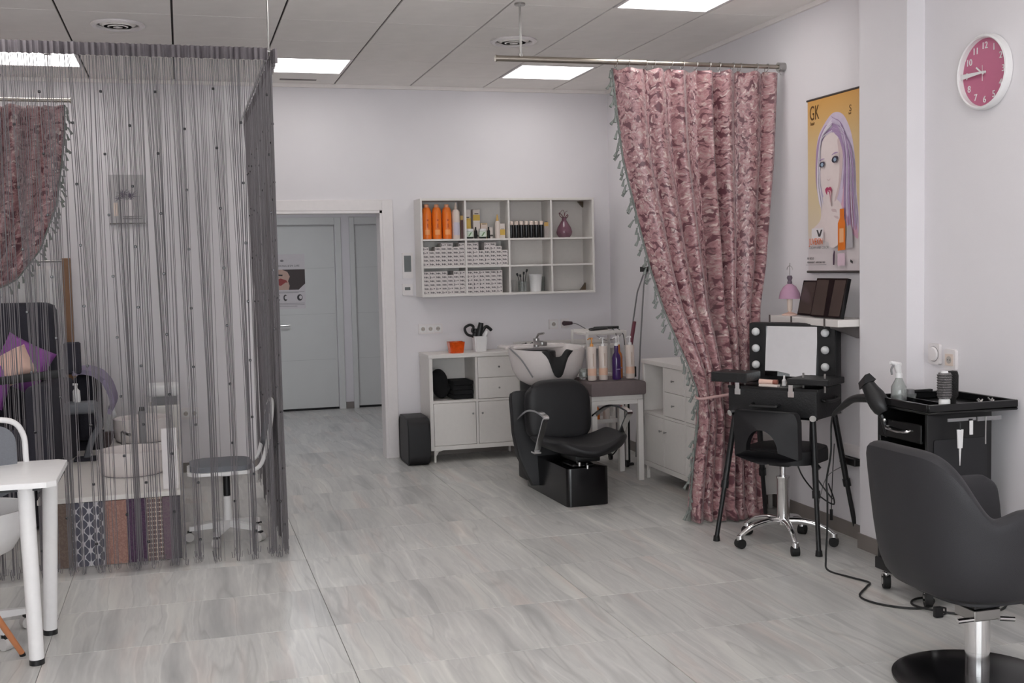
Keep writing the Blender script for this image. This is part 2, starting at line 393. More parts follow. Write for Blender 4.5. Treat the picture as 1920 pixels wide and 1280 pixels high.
# round ceiling diffusers
def vent(x, y, label):
    t = thing('ceiling_vent', label, 'vent', (x, y, ZC))
    def rg(r0, r1, z0, z1):
        return lathe(B(), [(r0, z0), (r1, z0), (r1+.004, z1), (r0, z1), (r0, z0)], n=40)
    ob('vent_ring', lathe(B(), [(.118, -.002), (.148, -.002), (.152, -.012), (.138, -.02), (.12, -.016), (.118, -.002)], n=48), TRIMW, t, True)
    ob('vent_throat', lathe(B(), [(0, -.0012), (.118, -.0012), (.118, -.004), (0, -.004)], n=40), mat('vent_shadow_grey', (120, 116, 114), .8), t, True)
    for k, (r, z) in enumerate(((.1, -.012), (.07, -.016), (.04, -.019))):
        ob('vent_cone', lathe(B(), [(r-.022, z-.006), (r-.019, z-.007), (r, z+.006), (r-.004, z+.006), (r-.022, z-.006)], n=40), CEILM, t, True)
    ob('vent_hub', lathe(B(), [(0, -.026), (.012, -.025), (.016, -.018), (.014, -.004), (0, -.004)], n=20), TRIMW, t, True)
vent(-.296, 6.995, 'round white ceiling diffuser above the string curtain, at top left')
vent(2.108, 7.06, 'round white ceiling diffuser behind the curtain rod ceiling support')

# ------------------------------------------------------------------ corridor beyond the passage
CX0, CX1, CY = -.7, 2.75, 12.4
b = B(); box(b, CX0-.1, YW+.15, 0, CX0, CY+.1, 2.6); box(b, CX1, YW+.15, 0, CX1+.1, CY+.1, 2.6)
struct('wall_corridor_sides', b, WALL)
b = B(); box(b, CX0-.1, CY, 0, .72, CY+.12, 2.6); box(b, 1.615, CY, 0, 1.825, CY+.12, 2.6); box(b, 2.66, CY, 0, CX1+.1, CY+.12, 2.6); box(b, .72, CY, 2.018, 1.615, CY+.12, 2.6); box(b, 1.825, CY, 2.018, 2.66, CY+.12, 2.6)
box(b, CX0-.1, CY+.1201, 0, CX1+.1, CY+.2, 2.6)
struct('wall_corridor_end', b, WALL)
struct('ceiling_corridor', box(B(), CX0-.1, YW+.15, 2.6, CX1+.1, CY+.1, 2.7), CEILM)
b = B()
for (x0, x1) in ((1.615, 1.685), (1.775, 1.83), (.645, .715)): box(b, x0, CY-.02, 0, x1, CY, 2.1, .004)
box(b, .715, CY-.02, 2.02, 1.615, CY, 2.1, .004); box(b, 1.83, CY-.02, 2.02, 2.66, CY, 2.1, .004); box(b, 2.66, CY-.02, 0, 2.73, CY, 2.1, .004)
struct('trim_4', b, DOORW)
struct('baseboard_corridor', box(B(), 1.687, CY-.012, 0, 1.773, CY, .075), BASEB)
def door(n, x0, x1, handle):
    d = struct('door_%d' % n, box(B(), x0-.0015, CY+.035, .022, x1+.0015, CY+.075, 2.0175, .001), DOORW)
    b = B(); box(b, x0-.003, CY+.03, -.003, x1+.003, CY+.09, .02); ob('door_gap_shade', b, RUBBER, d)  # black strip standing in for the shade in the gap under the door
    for z in (.55, 1.05, 1.55):
        box_ = box(B(), x0+.01, CY+.0338, z, x1-.01, CY+.0352, z+.004); ob('door_groove', box_, mat('groove_grey', (196, 196, 194), .6), d)
    if handle:
        b = B(); cyl(b, (handle, CY+.034, .935), (handle, CY-.01, .935), .009, n=10); cyl(b, (handle, CY+.034, .935), (handle, CY+.028, .935), .026, n=18)
        tube(b, [(handle, CY-.01, .935), (handle+.04, CY-.015, .938), (handle+.12, CY-.012, .94)], .009, 8)
        ob('door_handle', b, STEEL, d, True)
door(2, .722, 1.612, .985)
door(3, 1.83, 2.655, None)
cl = thing('corridor_fill_light', 'added round fill light on the corridor ceiling, out of view', 'lamp', (1.0, 10.6, 2.6))  # added out of sight to brighten the corridor
ob('fill_light_body', lathe(B(), [(0, -.03), (.17, -.03), (.19, -.02), (.19, -.0005), (0, -.0005)], n=32), TRIMW, cl, True)
ob('fill_light_disc', lathe(B(), [(0, -.036), (.16, -.036), (.16, -.0302), (0, -.0302)], n=32), CORR_FILL, cl, True)

# notice on the corridor door
M = frame((.925, CY+.0335, 1.118), (1, 0, 0), (0, 0, 1))
t = tag(ob('door_notice', prism(B(), [(0, 0), (.362, 0), (.362, .59), (0, .59)], .0008, M), PAPER), 'paper poster with a dark photo taped on the corridor door', 'poster')
def flat(pts, z, m, par, name='printed_shape', FM=None, th=.0003):
    return ob(name, prism(B(), pts, th, (FM or M) @ Matrix.Translation((0, 0, z))), m, par)
R_ = lambda x0, y0, x1, y1: [(x0, y0), (x1, y0), (x1, y1), (x0, y1)]
flat([(0, .205), (.29, .205), (.362, .27), (.362, .425), (0, .425)], .001, mat('print_dark_brown', (62, 50, 50), .5), t, 'printed_photo')
flat([(.03, .205), (.185, .205), (.195, .25), (.18, .30), (.2, .35), (.175, .4), (.12, .425), (.03, .425)], .0014, mat('print_skin', (196, 164, 150), .5), t)
flat([(.045, .27), (.1, .25), (.15, .285), (.175, .285), (.16, .31), (.1, .33), (.05, .31)], .0018, mat('print_red', (150, 60, 60), .5), t)
flat([(.07, .36), (.12, .355), (.125, .37), (.07, .375)], .0018, INK, t)
text('PROFESIONAL & SPA CARE', .03, INK, M @ Matrix.Translation((.02, .455, .0012)), t, sx=.8)
for k, (y, l) in enumerate(((.185, .3), (.175, .24), (.06, .3), (.045, .3), (.03, .22))): flat(R_(.05, y-.004, .05+l, y), .0012, INKL, t, 'printed_line')
for x in (.07, .145, .3):
    flat([(x+.03*math.cos(a)*(.7 if x != .3 else 1), .12+.035*math.sin(a)) for a in [i*PI/8 for i in range(16)]], .0012, INK, t)
    flat([(x+.008+.016*math.cos(a), .122+.02*math.sin(a)) for a in [i*PI/8 for i in range(16)]], .0016, PAPER, t)
flat([(.12+.02*math.cos(a), .52+.012*math.sin(a)) for a in [i*PI/8 for i in range(16)]], .0012, INKL, t)

# ================================================================== WALL SHELF UNIT
SX0, SX1, SZ0, SZ1, SY = 1.812, 3.262, 1.298, 2.072, 8.73
sh = thing('wall_shelf', 'white wall hung pigeonhole shelf unit of twelve compartments', 'shelf', (SX0, SY, SZ0))
W_, H_, D_ = SX1-SX0, SZ1-SZ0, YW-SY-.002
tk = .018
ob('side_panel', box(B(), 0, 0, 0, tk, D_, H_, .001), WHITE, sh); ob('side_panel', box(B(), W_-tk, 0, 0, W_, D_, H_, .001), WHITE, sh)
ob('top_panel', box(B(), tk, 0, H_-tk, W_-tk, D_, H_, .001), WHITE, sh); ob('bottom_panel', box(B(), tk, 0, 0, W_-tk, D_, tk, .001), WHITE, sh)
ob('back_panel', box(B(), tk, D_-.006, tk, W_-tk, D_, H_-tk), WHITE, sh)
cw = (W_-tk)/4
zr = [0, .226, .44, H_-tk]      # shelf bottoms (local)
for k in (1, 2, 3): ob('divider', box(B(), cw*k, .003, tk, cw*k+tk*.85, D_-.006, H_-tk), WHITE, sh)
for z in zr[1:3]:
    for k in range(4): ob('shelf_board', box(B(), cw*k+tk*(.85 if k else 1), .004, z, cw*(k+1), D_-.006, z+tk*.8), WHITE, sh)
for (z0, z1) in ((H_-tk-.05, H_-tk), (tk, tk+.06)):
    b = B(); x = W_-tk-.001
    zz = z1 if z0 > .3 else z0; z2 = z0 if z0 > .3 else z1
    prism(b, [(0, 0), (.045, 0), (.045, (.05 if z0 > .3 else .06))] , .03, frame((x-.045, D_-.04, zz), (1, 0, 0), (0, 0, -1 if z0 > .3 else 1)))
    ob('corner_block', b, BROWNF, sh)
def cell(c, r):   # world floor point of a compartment: col 0-3, row 0 top
    z = SZ0 + (zr[2]+tk*.8, zr[1]+tk*.8, tk)[r]
    return SX0+cw*c+tk*(1 if c == 0 else .85), z+.0005
# orange bottles
def bottle(name, label, cat, prof, m, capprof, cm, loc, group=None, n=20, lab=None, sx=1, sy=1):
    t = thing(name, label, cat, loc, 0, group)
    ob('bottle_body', lathe(B(), prof, n=n, sx=sx, sy=sy), m, t, True)
    if capprof: ob('bottle_cap', lathe(B(), capprof, n=n), cm, t, True)
    if lab:
        (z0, z1, r, lm, a0, a1) = lab
        b = B(); k = 8; A = [math.radians(a0+(a1-a0)*i/k) for i in range(k+1)]
        lo = [b.verts.new((r*sx*math.cos(a), r*sy*math.sin(a), z0)) for a in A]; hi = [b.verts.new((r*sx*math.cos(a), r*sy*math.sin(a), z1)) for a in A]
        for i in range(k): b.faces.new((lo[i], lo[i+1], hi[i+1], hi[i]))
        ob('bottle_label', b, lm, t, True, recalc=False)
    return t
cx, cz = cell(0, 0)
for k, (dx, pos) in enumerate(((.047, 'leftmost of the three'), (.128, 'middle one of the three'), (.21, 'rightmost of the three'))):
    t = bottle('shampoo_bottle', 'tall orange bottle with pale cap on the top left shelf, ' + pos, 'bottle',
           [(0, 0), (.036, 0), (.038, .01), (.038, .2), (.033, .235), (.024, .25), (0, .25)], ORANGE, [(0, .25), (.018, .2505), (.018, .272), (.012, .276), (0, .276)], mat('peach_cap', (240, 170, 130), .4),
           (cx+dx, SY+.065, cz), 'orange bottles on the wall shelf', lab=(.035, .075, .0386, mat('pale_orange_label', (244, 160, 96), .5), 235, 300))
    b = B()
    prism(b, [(.008*math.cos(i*PI/5), .008*math.sin(i*PI/5)) for i in range(10)], .0015, frame((0, -.0378, .15), (1, 0, 0), (0, 0, 1)))
    ob('printed_emblem', b, mat('dark_orange_print', (190, 80, 20), .5), t)
    ob('printed_stripe', box(B(), -.004, -.0395, .09, .004, -.0375, .122), mat('dark_orange_print', (190, 80, 20), .5), t)
bottle('lotion_bottle', 'tall slim white bottle beside the orange bottles on the wall shelf', 'bottle',
       [(0, 0), (.031, 0), (.033, .008), (.033, .215), (.02, .232), (0, .232)], PEARL, [(0, .232), (.012, .2325), (.006, .285), (0, .288)], CREAMP, (cx+.283, SY+.06, cz), lab=(.03, .13, .0334, mat('pale_lilac_label', (200, 194, 206), .5), 220, 320))
t = thing('product_box', 'narrow gold box standing at the right of the top left shelf compartment', 'box', (cx+.334, SY+.07, cz))
ob('carton', box(B(), -.0155, -.02, 0, .0155, .03, .185, .001), GOLDM, t); ob('dark_band', box(B(), -.0158, -.0204, .0, .006, -.0201, .15), mat('dark_plum_band', (92, 62, 60), .5), t)
# second compartment
cx, cz = cell(1, 0)
def jarbox(x, y, z, w, d, h, label, m1, m2, split):
    t = thing('product_box', label, 'box', (x, y, z))
    ob('carton', box(B(), -w/2, 0, 0, w/2, d, h, .001), m1, t)
    ob('colour_band', box(B(), -w/2-.0003, -.0004, h*split[0], w/2+.0003, -.0001, h*split[1]), m2, t)
    ob('printed_line', box(B(), -w*.3, -.0008, h*(split[1]+.02), w*.3, -.0005, h*(split[1]+.05)), INK, t)
WB = mat('white_carton', (222, 212, 206), .6); TAN = mat('tan_carton', (222, 196, 158), .6)
def jar(x, y, label, r=.032):
    t = thing('cream_jar', label, 'jar', (x, y, cz))
    ob('jar_body', lathe(B(), [(0, 0), (r*.75, 0), (r, .012), (r, .06), (0, .06)], n=24), mat('green_black_glass', (40, 48, 44), .2), t, True)
    ob('jar_label', lathe(B(), [(r+.0004, .014), (r+.0008, .014), (r+.0008, .058), (r+.0004, .058), (r+.0004, .014)], n=24), mat('white_green_label', (214, 222, 210), .5), t, True)
    b = B(); prism(b, [(-.02, 0), (-.008, 0), (.012, .03), (.0, .03)], .001, frame((0, -r-.001, .02), (1, 0, 0), (0, 0, 1))); ob('green_leaf_print', b, SAGE, t)
    ob('jar_lid', lathe(B(), [(0, .0602), (r*.98, .0602), (r*.98, .078), (0, .078)], n=24), WHITE2, t, True)
jarbox(cx+.032, SY+.10, cz, .055, .06, .235, 'tall white carton with gold panel at the left of the second top compartment', WB, YELP, (.35, .7))
jarbox(cx+.108, SY+.10, cz, .055, .06, .235, 'tall pale carton with small gold picture, second from left in the second top compartment', WB, YELP, (.62, .82))
jarbox(cx+.17, SY+.10, cz, .055, .055, .125, 'low tan carton behind the labelled jars on the wall shelf', TAN, CREAMP, (.4, .9))
jar(cx+.034, SY+.045, 'dark jar with white and green label, left of two on the wall shelf')
jar(cx+.142, SY+.045, 'dark jar with white and green label, right of two on the wall shelf')
for x, l in ((.084, 'between the two labelled jars'), (.19, 'right of the two labelled jars')):
    bottle('dropper_bottle', 'small dark dropper bottle ' + l, 'bottle', [(0, 0), (.0125, 0), (.0125, .06), (.006, .07), (0, .07)], BLACKG, [(0, .07), (.006, .0705), (.005, .092), (0, .094)], RUBBER, (cx+x, SY+.04, cz), 'small dropper bottles')
for x, l in ((.099, 'left'), (.217, 'right')):
    jarbox(cx+x+.006, SY+.075, cz, .026, .02, .09, 'little white carton with dark print just %s of the jar pair gap' % l, WB, INK, (.2, .3))
bottle('nozzle_bottle', 'white applicator bottle with gold pointed nozzle on the wall shelf', 'bottle', [(0, 0), (.02, 0), (.021, .01), (.021, .125), (.012, .14), (0, .14)], PEARL, [(0, .14), (.012, .1405), (.004, .19), (0, .192)], GOLDM, (cx+.267, SY+.05, cz))
jarbox(cx+.309, SY+.05, cz, .042, .05, .118, 'small carton with gold lower half at the right of the second top compartment', WB, YELP, (.22, .6))
# black tubes
cx, cz = cell(2, 0)
tb = thing('hair_dye_bottle', 'x', 'bottle', (0, 0, 0), 0, 'black bottles on the wall shelf')
ob('bottle_body', lathe(B(), [(0, 0), (.0175, 0), (.0185, .004), (.0185, .105), (0, .105)], n=16), BLACKG, tb, True)
ob('bottle_cap', lathe(B(), [(0, .105), (.0165, .1052), (.0165, .132), (.012, .136), (0, .136)], n=16), CREAMP, tb, True)
names = ['first from the left', 'second from the left', 'third from the left', 'fourth from the left', 'fifth from the left', 'sixth from the left', 'seventh from the left']
for k in range(7):
    o = tb if k == 0 else dup(tb)
    o.location = (cx+.024+k*.0425, SY+.05, cz); o['label'] = 'black bottle with pale cap on the top shelf, ' + names[k]
jarbox(cx+.326, SY+.06, cz, .035, .04, .125, 'small grey carton with gold top at the right end of the row of black bottles', mat('grey_carton', (170, 160, 156), .5), GOLDM, (.75, 1.0))
# perfume vase
cx, cz = cell(3, 0)
t = thing('glass_vase', 'plum glass bulb bottle with a wire bow in the top right compartment', 'vase', (cx+.132, SY+.09, cz))
ob('vase_body', lathe(B(), [(0, 0), (.045, 0), (.062, .025), (.066, .045), (.056, .08), (.035, .115), (.02, .14), (.018, .16), (.022, .165), (0, .165)], n=28), GLASSV, t, True)
b = B(); tube(b, smoothpts([(0, 0, .158), (-.03, -.01, .19), (-.042, 0, .2), (-.03, .005, .172), (0, 0, .158), (.025, -.01, .185), (.033, 0, .172), (.012, 0, .15)], 6), .003, 6); tube(b, smoothpts([(0, 0, .16), (.004, 0, .2), (-.01, 0, .225), (-.035, 0, .2)], 5), .0018, 6); tube(b, smoothpts([(0, 0, .16), (.012, 0, .205), (.03, 0, .215)], 5), .0018, 6)
ob('bow', b, BURG, t, True)
# hair colour cartons
hb = thing('dye_box', 'x', 'box', (0, 0, 0))
BWc, BHc, BDc = .0486, .0312, .12
ob('carton', box(B(), 0, 0, 0, BWc-.0012, BDc, BHc-.0008, .0008), mat('white_dye_carton', (216, 208, 206), .6), hb)
b = B(); random.seed(3)
for (x, z, wd, hh) in ((.006, .009, .006, .013), (.014, .01, .005, .008), (.021, .008, .008, .013), (.031, .01, .006, .009), (.039, .005, .005, .005)): box(b, x, -.0005, z, x+wd, -.0001, z+hh)
ob('dark_print', b, mat('carton_print', (84, 78, 82), .6), hb)
hb2 = thing('dye_box', 'x', 'box', (0, 0, 0))
c1 = hb.children[0].copy(); COL.objects.link(c1); c1.parent = hb2
b = B()
for (x, z, wd, hh) in ((.004, .005, .006, .018), (.013, .011, .012, .004), (.03, .012, .009, .008)): box(b, x, -.0005, z, x+wd, -.0001, z+hh)
ob('dark_print', b, mat('carton_print', (84, 78, 82), .6), hb2)
gaps = {(0, 1): {(0, 5), (1, 5), (1, 4), (2, 5), (5, 5)}, (1, 1): {(2, 5), (2, 4), (5, 5), (6, 5), (6, 4)}, (0, 2): {(4, 5)}, (1, 2): {(6, r) for r in range(6)}}
cn = {(0, 1): 'middle left', (1, 1): 'middle second', (0, 2): 'bottom left', (1, 2): 'bottom second'}
usedb = [False, False]
for (c, r) in gaps:
    x0, z0 = cell(c, r)
    for col in range(7):
        for row in range(6):
            if (col, row) in gaps[(c, r)]: continue
            k = 1 if random.random() < .3 else 0
            src = (hb, hb2)[k]
            if not usedb[k]: o = src; usedb[k] = True
            else: o = dup(src)
            o.location = (x0+.0008+col*BWc, SY+.018+random.uniform(0, .004), z0+row*BHc*.97)
            o['label'] = 'white dye carton, %s column, %s from the bottom, %s shelf compartment' % (('first','second','third','fourth','fifth','sixth','seventh')[col], ('first','second','third','fourth','fifth','sixth')[row], cn[(c, r)]); o['group'] = 'dye cartons in the %s compartment' % cn[(c, r)]
# bottom third compartment
cx, cz = cell(2, 2)
t = thing('wire_rack', 'small wire rack of combs at the left of the bottom third compartment', 'rack', (cx+.035, SY+.07, cz))
b = B()
for k in range(5): tube(b, [(-.028+.013*k, -.02, .004), (-.028+.013*k, -.02, .09), (-.028+.013*k, .02, .1), (-.028+.013*k, .02, .004)], .0016, 6)
box(b, -.032, -.03, 0, .032, .03, .006); ob('rack_frame', b, STEEL, t)
t = thing('brush_glass', 'clear glass holding black tint brushes in the bottom third compartment', 'glass', (cx+.118, SY+.08, cz))
ob('glass_cup', lathe(B(), [(0, 0), (.034, 0), (.038, .085), (.036, .085), (.032, .006), (0, .006)], n=24), GLASSC, t, True)
for (a, l) in ((-.035, .13), (-.012, .12), (.015, .14), (.038, .16)):
    b = B(); cyl(b, (a*.3, 0, .008), (a, .01, l), .003, n=8); cyl(b, (a, .01, l), (a*1.2, .012, l+.022), .007, .009, n=8); ob('tint_brush', b, BLACKP, t, True)
t = thing('plastic_beaker', 'white plastic beaker at the right of the bottom third compartment', 'cup', (cx+.23, SY+.08, cz))
ob('beaker_body', lathe(B(), [(0, 0), (.044, 0), (.054, .14), (.0555, .142), (.052, .144), (.043, .004), (0, .004)], n=28), WHITE2, t, True)
t = thing('glass_tumbler', 'clear tumbler behind the white beaker on the wall shelf', 'glass', (cx+.305, SY+.17, cz))
ob('glass_cup', lathe(B(), [(0, 0), (.028, 0), (.033, .12), (.031, .12), (.026, .006), (0, .006)], n=24), GLASSC, t, True)

# ================================================================== LOW CABINETS
def cabinet(label, loc, rz, cols, dep=.36, legz=.095, top=.85, firstleg=True):
    t = thing('low_cabinet', label, 'cabinet', loc, rz)
    n = len(cols); o_, i_ = .028, .018; cwid = (sum(c[1] for c in cols)); Wd = cwid+2*o_+(n-1)*i_
    ob('top_board', box(B(), -.004, -.006, top-.03, Wd+.004, dep, top, .002), WHITE, t)
    ob('bottom_board', box(B(), o_, 0, legz, Wd-o_, dep, legz+.034, .001), WHITE, t)
    ob('side_panel', box(B(), 0, 0, legz, o_, dep, top-.03, .001), WHITE, t); ob('side_panel', box(B(), Wd-o_, 0, legz, Wd, dep, top-.03, .001), WHITE, t)
    ob('back_panel', box(B(), o_, dep-.006, legz+.034, Wd-o_, dep, top-.03), WHITE, t)
    zm = (legz+.034+top-.03)/2; x = o_
    for k, (kind, cwd) in enumerate(cols):
        if k < n-1: ob('divider', box(B(), x+cwd, .002, legz+.034, x+cwd+i_, dep-.006, top-.03), WHITE, t)
        ob('middle_shelf', box(B(), x, .002, zm-.008, x+cwd, dep-.006, zm+.01), WHITE, t)
        g = .003
        d = ob('cabinet_door', box(B(), x+g, .001, legz+.034+g, x+cwd-g, .02, zm-.008-g, .0015), WHITE, t)
        kx = x+cwd-.03 if kind[-1] == 'R' else x+.03
        ob('knob', lathe(B(), [(0, 0), (.004, 0), (.004, .012), (.008, .016), (.007, .021), (0, .022)], n=14), STEEL, d, True)
        kn = d.children[0]; kn.matrix_local = Matrix.Translation((kx, .001, zm-.1)) @ Matrix.Rotation(PI/2, 4, 'X')
        if kind.startswith('drawers'):
            zt = top-.03; zz = (zm+.01+zt)/2
            for (a, bz) in ((zm+.01+g, zz-g/2), (zz+g/2, zt-g)):
                d = ob('drawer', box(B(), x+g, .001, a, x+cwd-g, .02, bz, .0015), WHITE, t)
                ob('knob', lathe(B(), [(0, 0), (.004, 0), (.004, .012), (.008, .016), (.007, .021), (0, .022)], n=14), STEEL, d, True)
                d.children[0].matrix_local = Matrix.Translation((x+cwd/2, .001, (a+bz)/2)) @ Matrix.Rotation(PI/2, 4, 'X')
        x += cwd+i_
    for (lx, s) in ((.035, 1), (Wd-.035, -1)):
        for ly in (.03, dep-.04):
            b = B(); box(b, lx-.008, ly-.02, 0, lx+.008, ly+.004, legz-.001, .002)
            prism(b, [(.008*s, 0), (.075*s, 0), (.03*s, -.012), (.012*s, -.045)] if s > 0 else [(.008*s, 0), (.012*s, -.045), (.03*s, -.012), (.075*s, 0)], .006, frame((lx, ly-.004, legz-.001), (1, 0, 0), (0, 0, 1)))
            ob('leg', b, WHITE, t)
    return t
C1 = (1.822, 8.6)
cabinet('white low cabinet under the wall shelf, with open cubby, drawers and doors', (C1[0], C1[1], 0), 0, [('openR', .345), ('drawersL', .345)])
cabinet('white low cabinet along the right wall, partly behind the pink curtain', (3.122, 7.43, 0), -PI/2, [('openR', .325), ('drawersL', .325), ('drawersR', .265), ('openL', .265)])
# black towels in the cubby
zb = (.095+.034+.82)/2+.0105
for k in range(4):
    b = B(); box(b, 0, 0, 0, .165, .24, .036, .012, 2)
    tag(ob('folded_towel', b, BLACKT, None, True, loc=(C1[0]+.2+.004*(k % 2), C1[1]+.05, zb+k*.0365)), 'folded black towel in the cubby pile, %s' % ('lowest of four', 'second from the bottom', 'third from the bottom', 'topmost of four')[k], 'towel', 'black towels in the cabinet cubby')
b = B(); sphere(b, (0, 0, .12), 1, .075, .12, .118, 20, 12)
for v in b.verts: v.co.x += .02*(v.co.z-.12 < -.02); v.co.z = max(v.co.z, .002)
tag(ob('rolled_towel', b, BLACKT, None, True, loc=(C1[0]+.112, C1[1]+.18, zb)), 'bulky black rolled towel at the left of the cabinet cubby', 'towel')
# things on the cabinet top
zt = .8505
t = thing('bowl', 'small square orange glass bowl on the white cabinet', 'bowl', (2.07, 8.72, zt))
b = B(); prof = [(.042, 0), (.062, .085)]
def sqbowl(b, r0, r1, z0, z1):
    A = [b.verts.new((x*r0, y*r0, z0)) for x, y in ((-1,-1),(1,-1),(1,1),(-1,1))]; C = [b.verts.new((x*r1, y*r1, z1)) for x, y in ((-1,-1),(1,-1),(1,1),(-1,1))]
    D = [b.verts.new((x*(r1-.006), y*(r1-.006), z1)) for x, y in ((-1,-1),(1,-1),(1,1),(-1,1))]; E = [b.verts.new((x*(r0-.006), y*(r0-.006), z0+.01)) for x, y in ((-1,-1),(1,-1),(1,1),(-1,1))]
    b.faces.new(A[::-1]); b.faces.new(E)
    for P, Q in ((A, C), (C, D), (D, E)):
        for i in range(4): b.faces.new((P[i], P[(i+1) % 4], Q[(i+1) % 4], Q[i]))
    es = [e for e in b.edges if abs(e.verts[0].co.x-e.verts[1].co.x) < .03 and abs(e.verts[0].co.z-e.verts[1].co.z) > .05]
    bmesh.ops.bevel(b, geom=es, offset=.012, segments=3, affect='EDGES')
sqbowl(b, .052, .062, 0, .088); ob('bowl_body', b, ORG, t, True)
ob('bowl_filling', lathe(B(), [(0, .012), (.042, .012), (.046, .07), (.03, .084), (0, .088)], n=12), mat('amber_beads', (232, 140, 50), .4, noise=.4, nscale=60), t, True)
t = thing('pot', 'white square pot full of black hair clips and combs on the cabinet', 'pot', (2.275, 8.75, zt))
b = B(); sqbowl(b, .045, .054, 0, .125); ob('pot_body', b, WHITE2, t, True)
b = B()
tube(b, smoothpts([(-.03, 0, .12), (-.1, 0, .14), (-.12, .0, .19), (-.08, 0, .215), (-.05, 0, .2), (-.06, 0, .165), (-.03, 0, .15)], 6), .011, 8)
cyl(b, (-.01, 0, .11), (.015, 0, .23), .03, .02, 10); cyl(b, (-.04, .01, .11), (-.03, .01, .185), .024, .016, 10)
tube(b, smoothpts([(.01, 0, .13), (.05, 0, .195), (.08, 0, .185), (.1, 0, .165)], 5), [.008, .01, .012, .013]+[.013]*12, 8)
ob('black_clips', b, BLACKP, t, True)
b = B(); cyl(b, (.03, -.01, .1), (.06, -.01, .16), .02, .014, 10); ob('white_comb', b, WHITE2, t, True)
# ledge behind the basin and things on it
lg = thing('wall_ledge', 'narrow white ledge on the back wall behind the hair washing basin', 'shelf', (2.62, 8.72, 0))
ob('ledge_board', box(B(), 0, 0, .832, .84, .25, .862, .002), WHITE, lg); ob('ledge_back_rail', box(B(), .0, .235, .863, .84, .25, .9, .002), WHITE, lg)
ob('ledge_front', box(B(), 0, .012, .6, .3, .03, .83, .001), WHITE, lg)
ob('ledge_bracket', box(B(), .02, .05, .1, .04, .24, .831), WHITE, lg); ob('ledge_bracket', box(B(), .8, .05, .1, .82, .24, .831), WHITE, lg)
t = thing('clip_tray', 'low clear tray of black hair clips left of the basin tap', 'tray', (2.72, 8.8, .8625))
ob('tray_body', box(B(), -.1, -.04, 0, .1, .04, .012, .004), GLASSC, t)
for k in range(7):
    a = random.uniform(0, PI); x = -.08+.026*k; b = B(); c, s = math.cos(a)*.018, math.sin(a)*.012
    cyl(b, (x-c, -s, .02), (x+c, s, .03+.006*(k % 2)), .008, .005, 8); ob('hair_clip', b, BLACKP, t, True)
# wall devices
def plate(name, label, cat, x, z, wd, h, inner):
    t = thing(name, label, cat, (x, YW-.0005, z))
    b = B(); prism(b, rrect(wd, h, .006), .012, frame((0, 0, 0), (1, 0, 0), (0, 0, 1)), .003); ob('cover_plate', b, TRIMW, t); inner(t); return t
def scr(w_, h_, dx=0, dz=0, m=SCREEN):
    def f(t): b = B(); prism(b, rrect(w_, h_, .002, cx=dx, cy=dz), .002, frame((0, -.012, 0), (1, 0, 0), (0, 0, 1))); ob('display', b, m, t)
    return f
plate('alarm_keypad', 'white wall keypad with tall grey screen left of the shelf unit', 'keypad', 1.747, 1.55, .085, .205, scr(.056, .13, 0, .015))
plate('thermostat', 'small white thermostat with dark display below the wall keypad', 'thermostat', 1.741, 1.357, .085, .095, scr(.045, .025, 0, .008))
def sockets(n, pitch):
    def f(t):
        for k in range(n):
            x = (k-(n-1)/2)*pitch
            b = B(); prism(b, rrect(pitch*.84, .055, .004, cx=x), .003, frame((0, -.012, 0), (1, 0, 0), (0, 0, 1)), .001); ob('socket_insert', b, WHITE2, t)
            b = B(); prism(b, [(x+.017*math.cos(i*PI/10), .017*math.sin(i*PI/10)) for i in range(20)], .0006, frame((0, -.0152, 0), (1, 0, 0), (0, 0, 1))); c = ob('socket_well', b, mat('socket_shadow', (176, 168, 162), .5), t)
            b = B()
            for s in (-.008, .008): prism(b, [(x+s+.0028*math.cos(i*PI/4), .0028*math.sin(i*PI/4)) for i in range(8)], .0006, frame((0, -.0159, 0), (1, 0, 0), (0, 0, 1)))
            ob('socket_hole', b, INK, t)
    return f
plate('socket_plate', 'white triple socket plate above the left end of the white cabinet', 'socket', 1.92, 1.035, .2, .08, sockets(3, .062))
plate('wall_socket', 'single white socket on the back wall left of the dark plug', 'socket', 2.972, 1.035, .08, .08, sockets(1, .07))
t = thing('power_plug', 'dark plug in the back wall with a cable drooping right', 'plug', (3.075, YW, 1.04))
ob('plug_plate', prism(B(), rrect(.07, .08, .006), .01, frame((0, -.0005, 0), (1, 0, 0), (0, 0, 1))), TRIMW, t)
b = B(); cyl(b, (-.02, -.03, 0), (.055, -.03, .0), .021, .013, 12); cyl(b, (-.012, -.011, 0), (-.012, -.035, 0), .018, n=12); ob('plug_body', b, mat('dark_plum_plastic', (70, 52, 58), .5), t, True)
b = B(); tube(b, smoothpts([(.05, -.03, 0), (.09, -.06, -.01), (.16, -.2, -.07), (.19, -.45, -.125), (.16, -.8, -.08), (.1, -1.0, -.045)], 6), .0035, 8); ob('cable', b, GREYP, t, True)
plate('socket_plate', 'white double socket low on the back wall beyond the string curtain', 'socket', .02, .455, .13, .085, sockets(2, .062))

# black pouf
pf = thing('pouf', 'black leatherette pouf with rounded corners beside the passage frame', 'pouf', (1.712, 8.70, 0), 0)
b = B(); prism(b, rrect(.4, .372, .075, 8, 0, .187), .165, frame((.0825, 0, 0), (0, 1, 0), (0, 0, 1)) @ Matrix.Translation((0, 0, -.165)), .014)
ob('pouf_body', b, BLACKL, pf, True)
b = B(); tube(b, [(-.084, x, z) for x, z in rrect(.378, .35, .068, 8, 0, .187)], .004, 6, True); tube(b, [(.084, x, z) for x, z in rrect(.378, .35, .068, 8, 0, .187)], .004, 6, True)
ob('piping', b, BLACKL, pf, True)

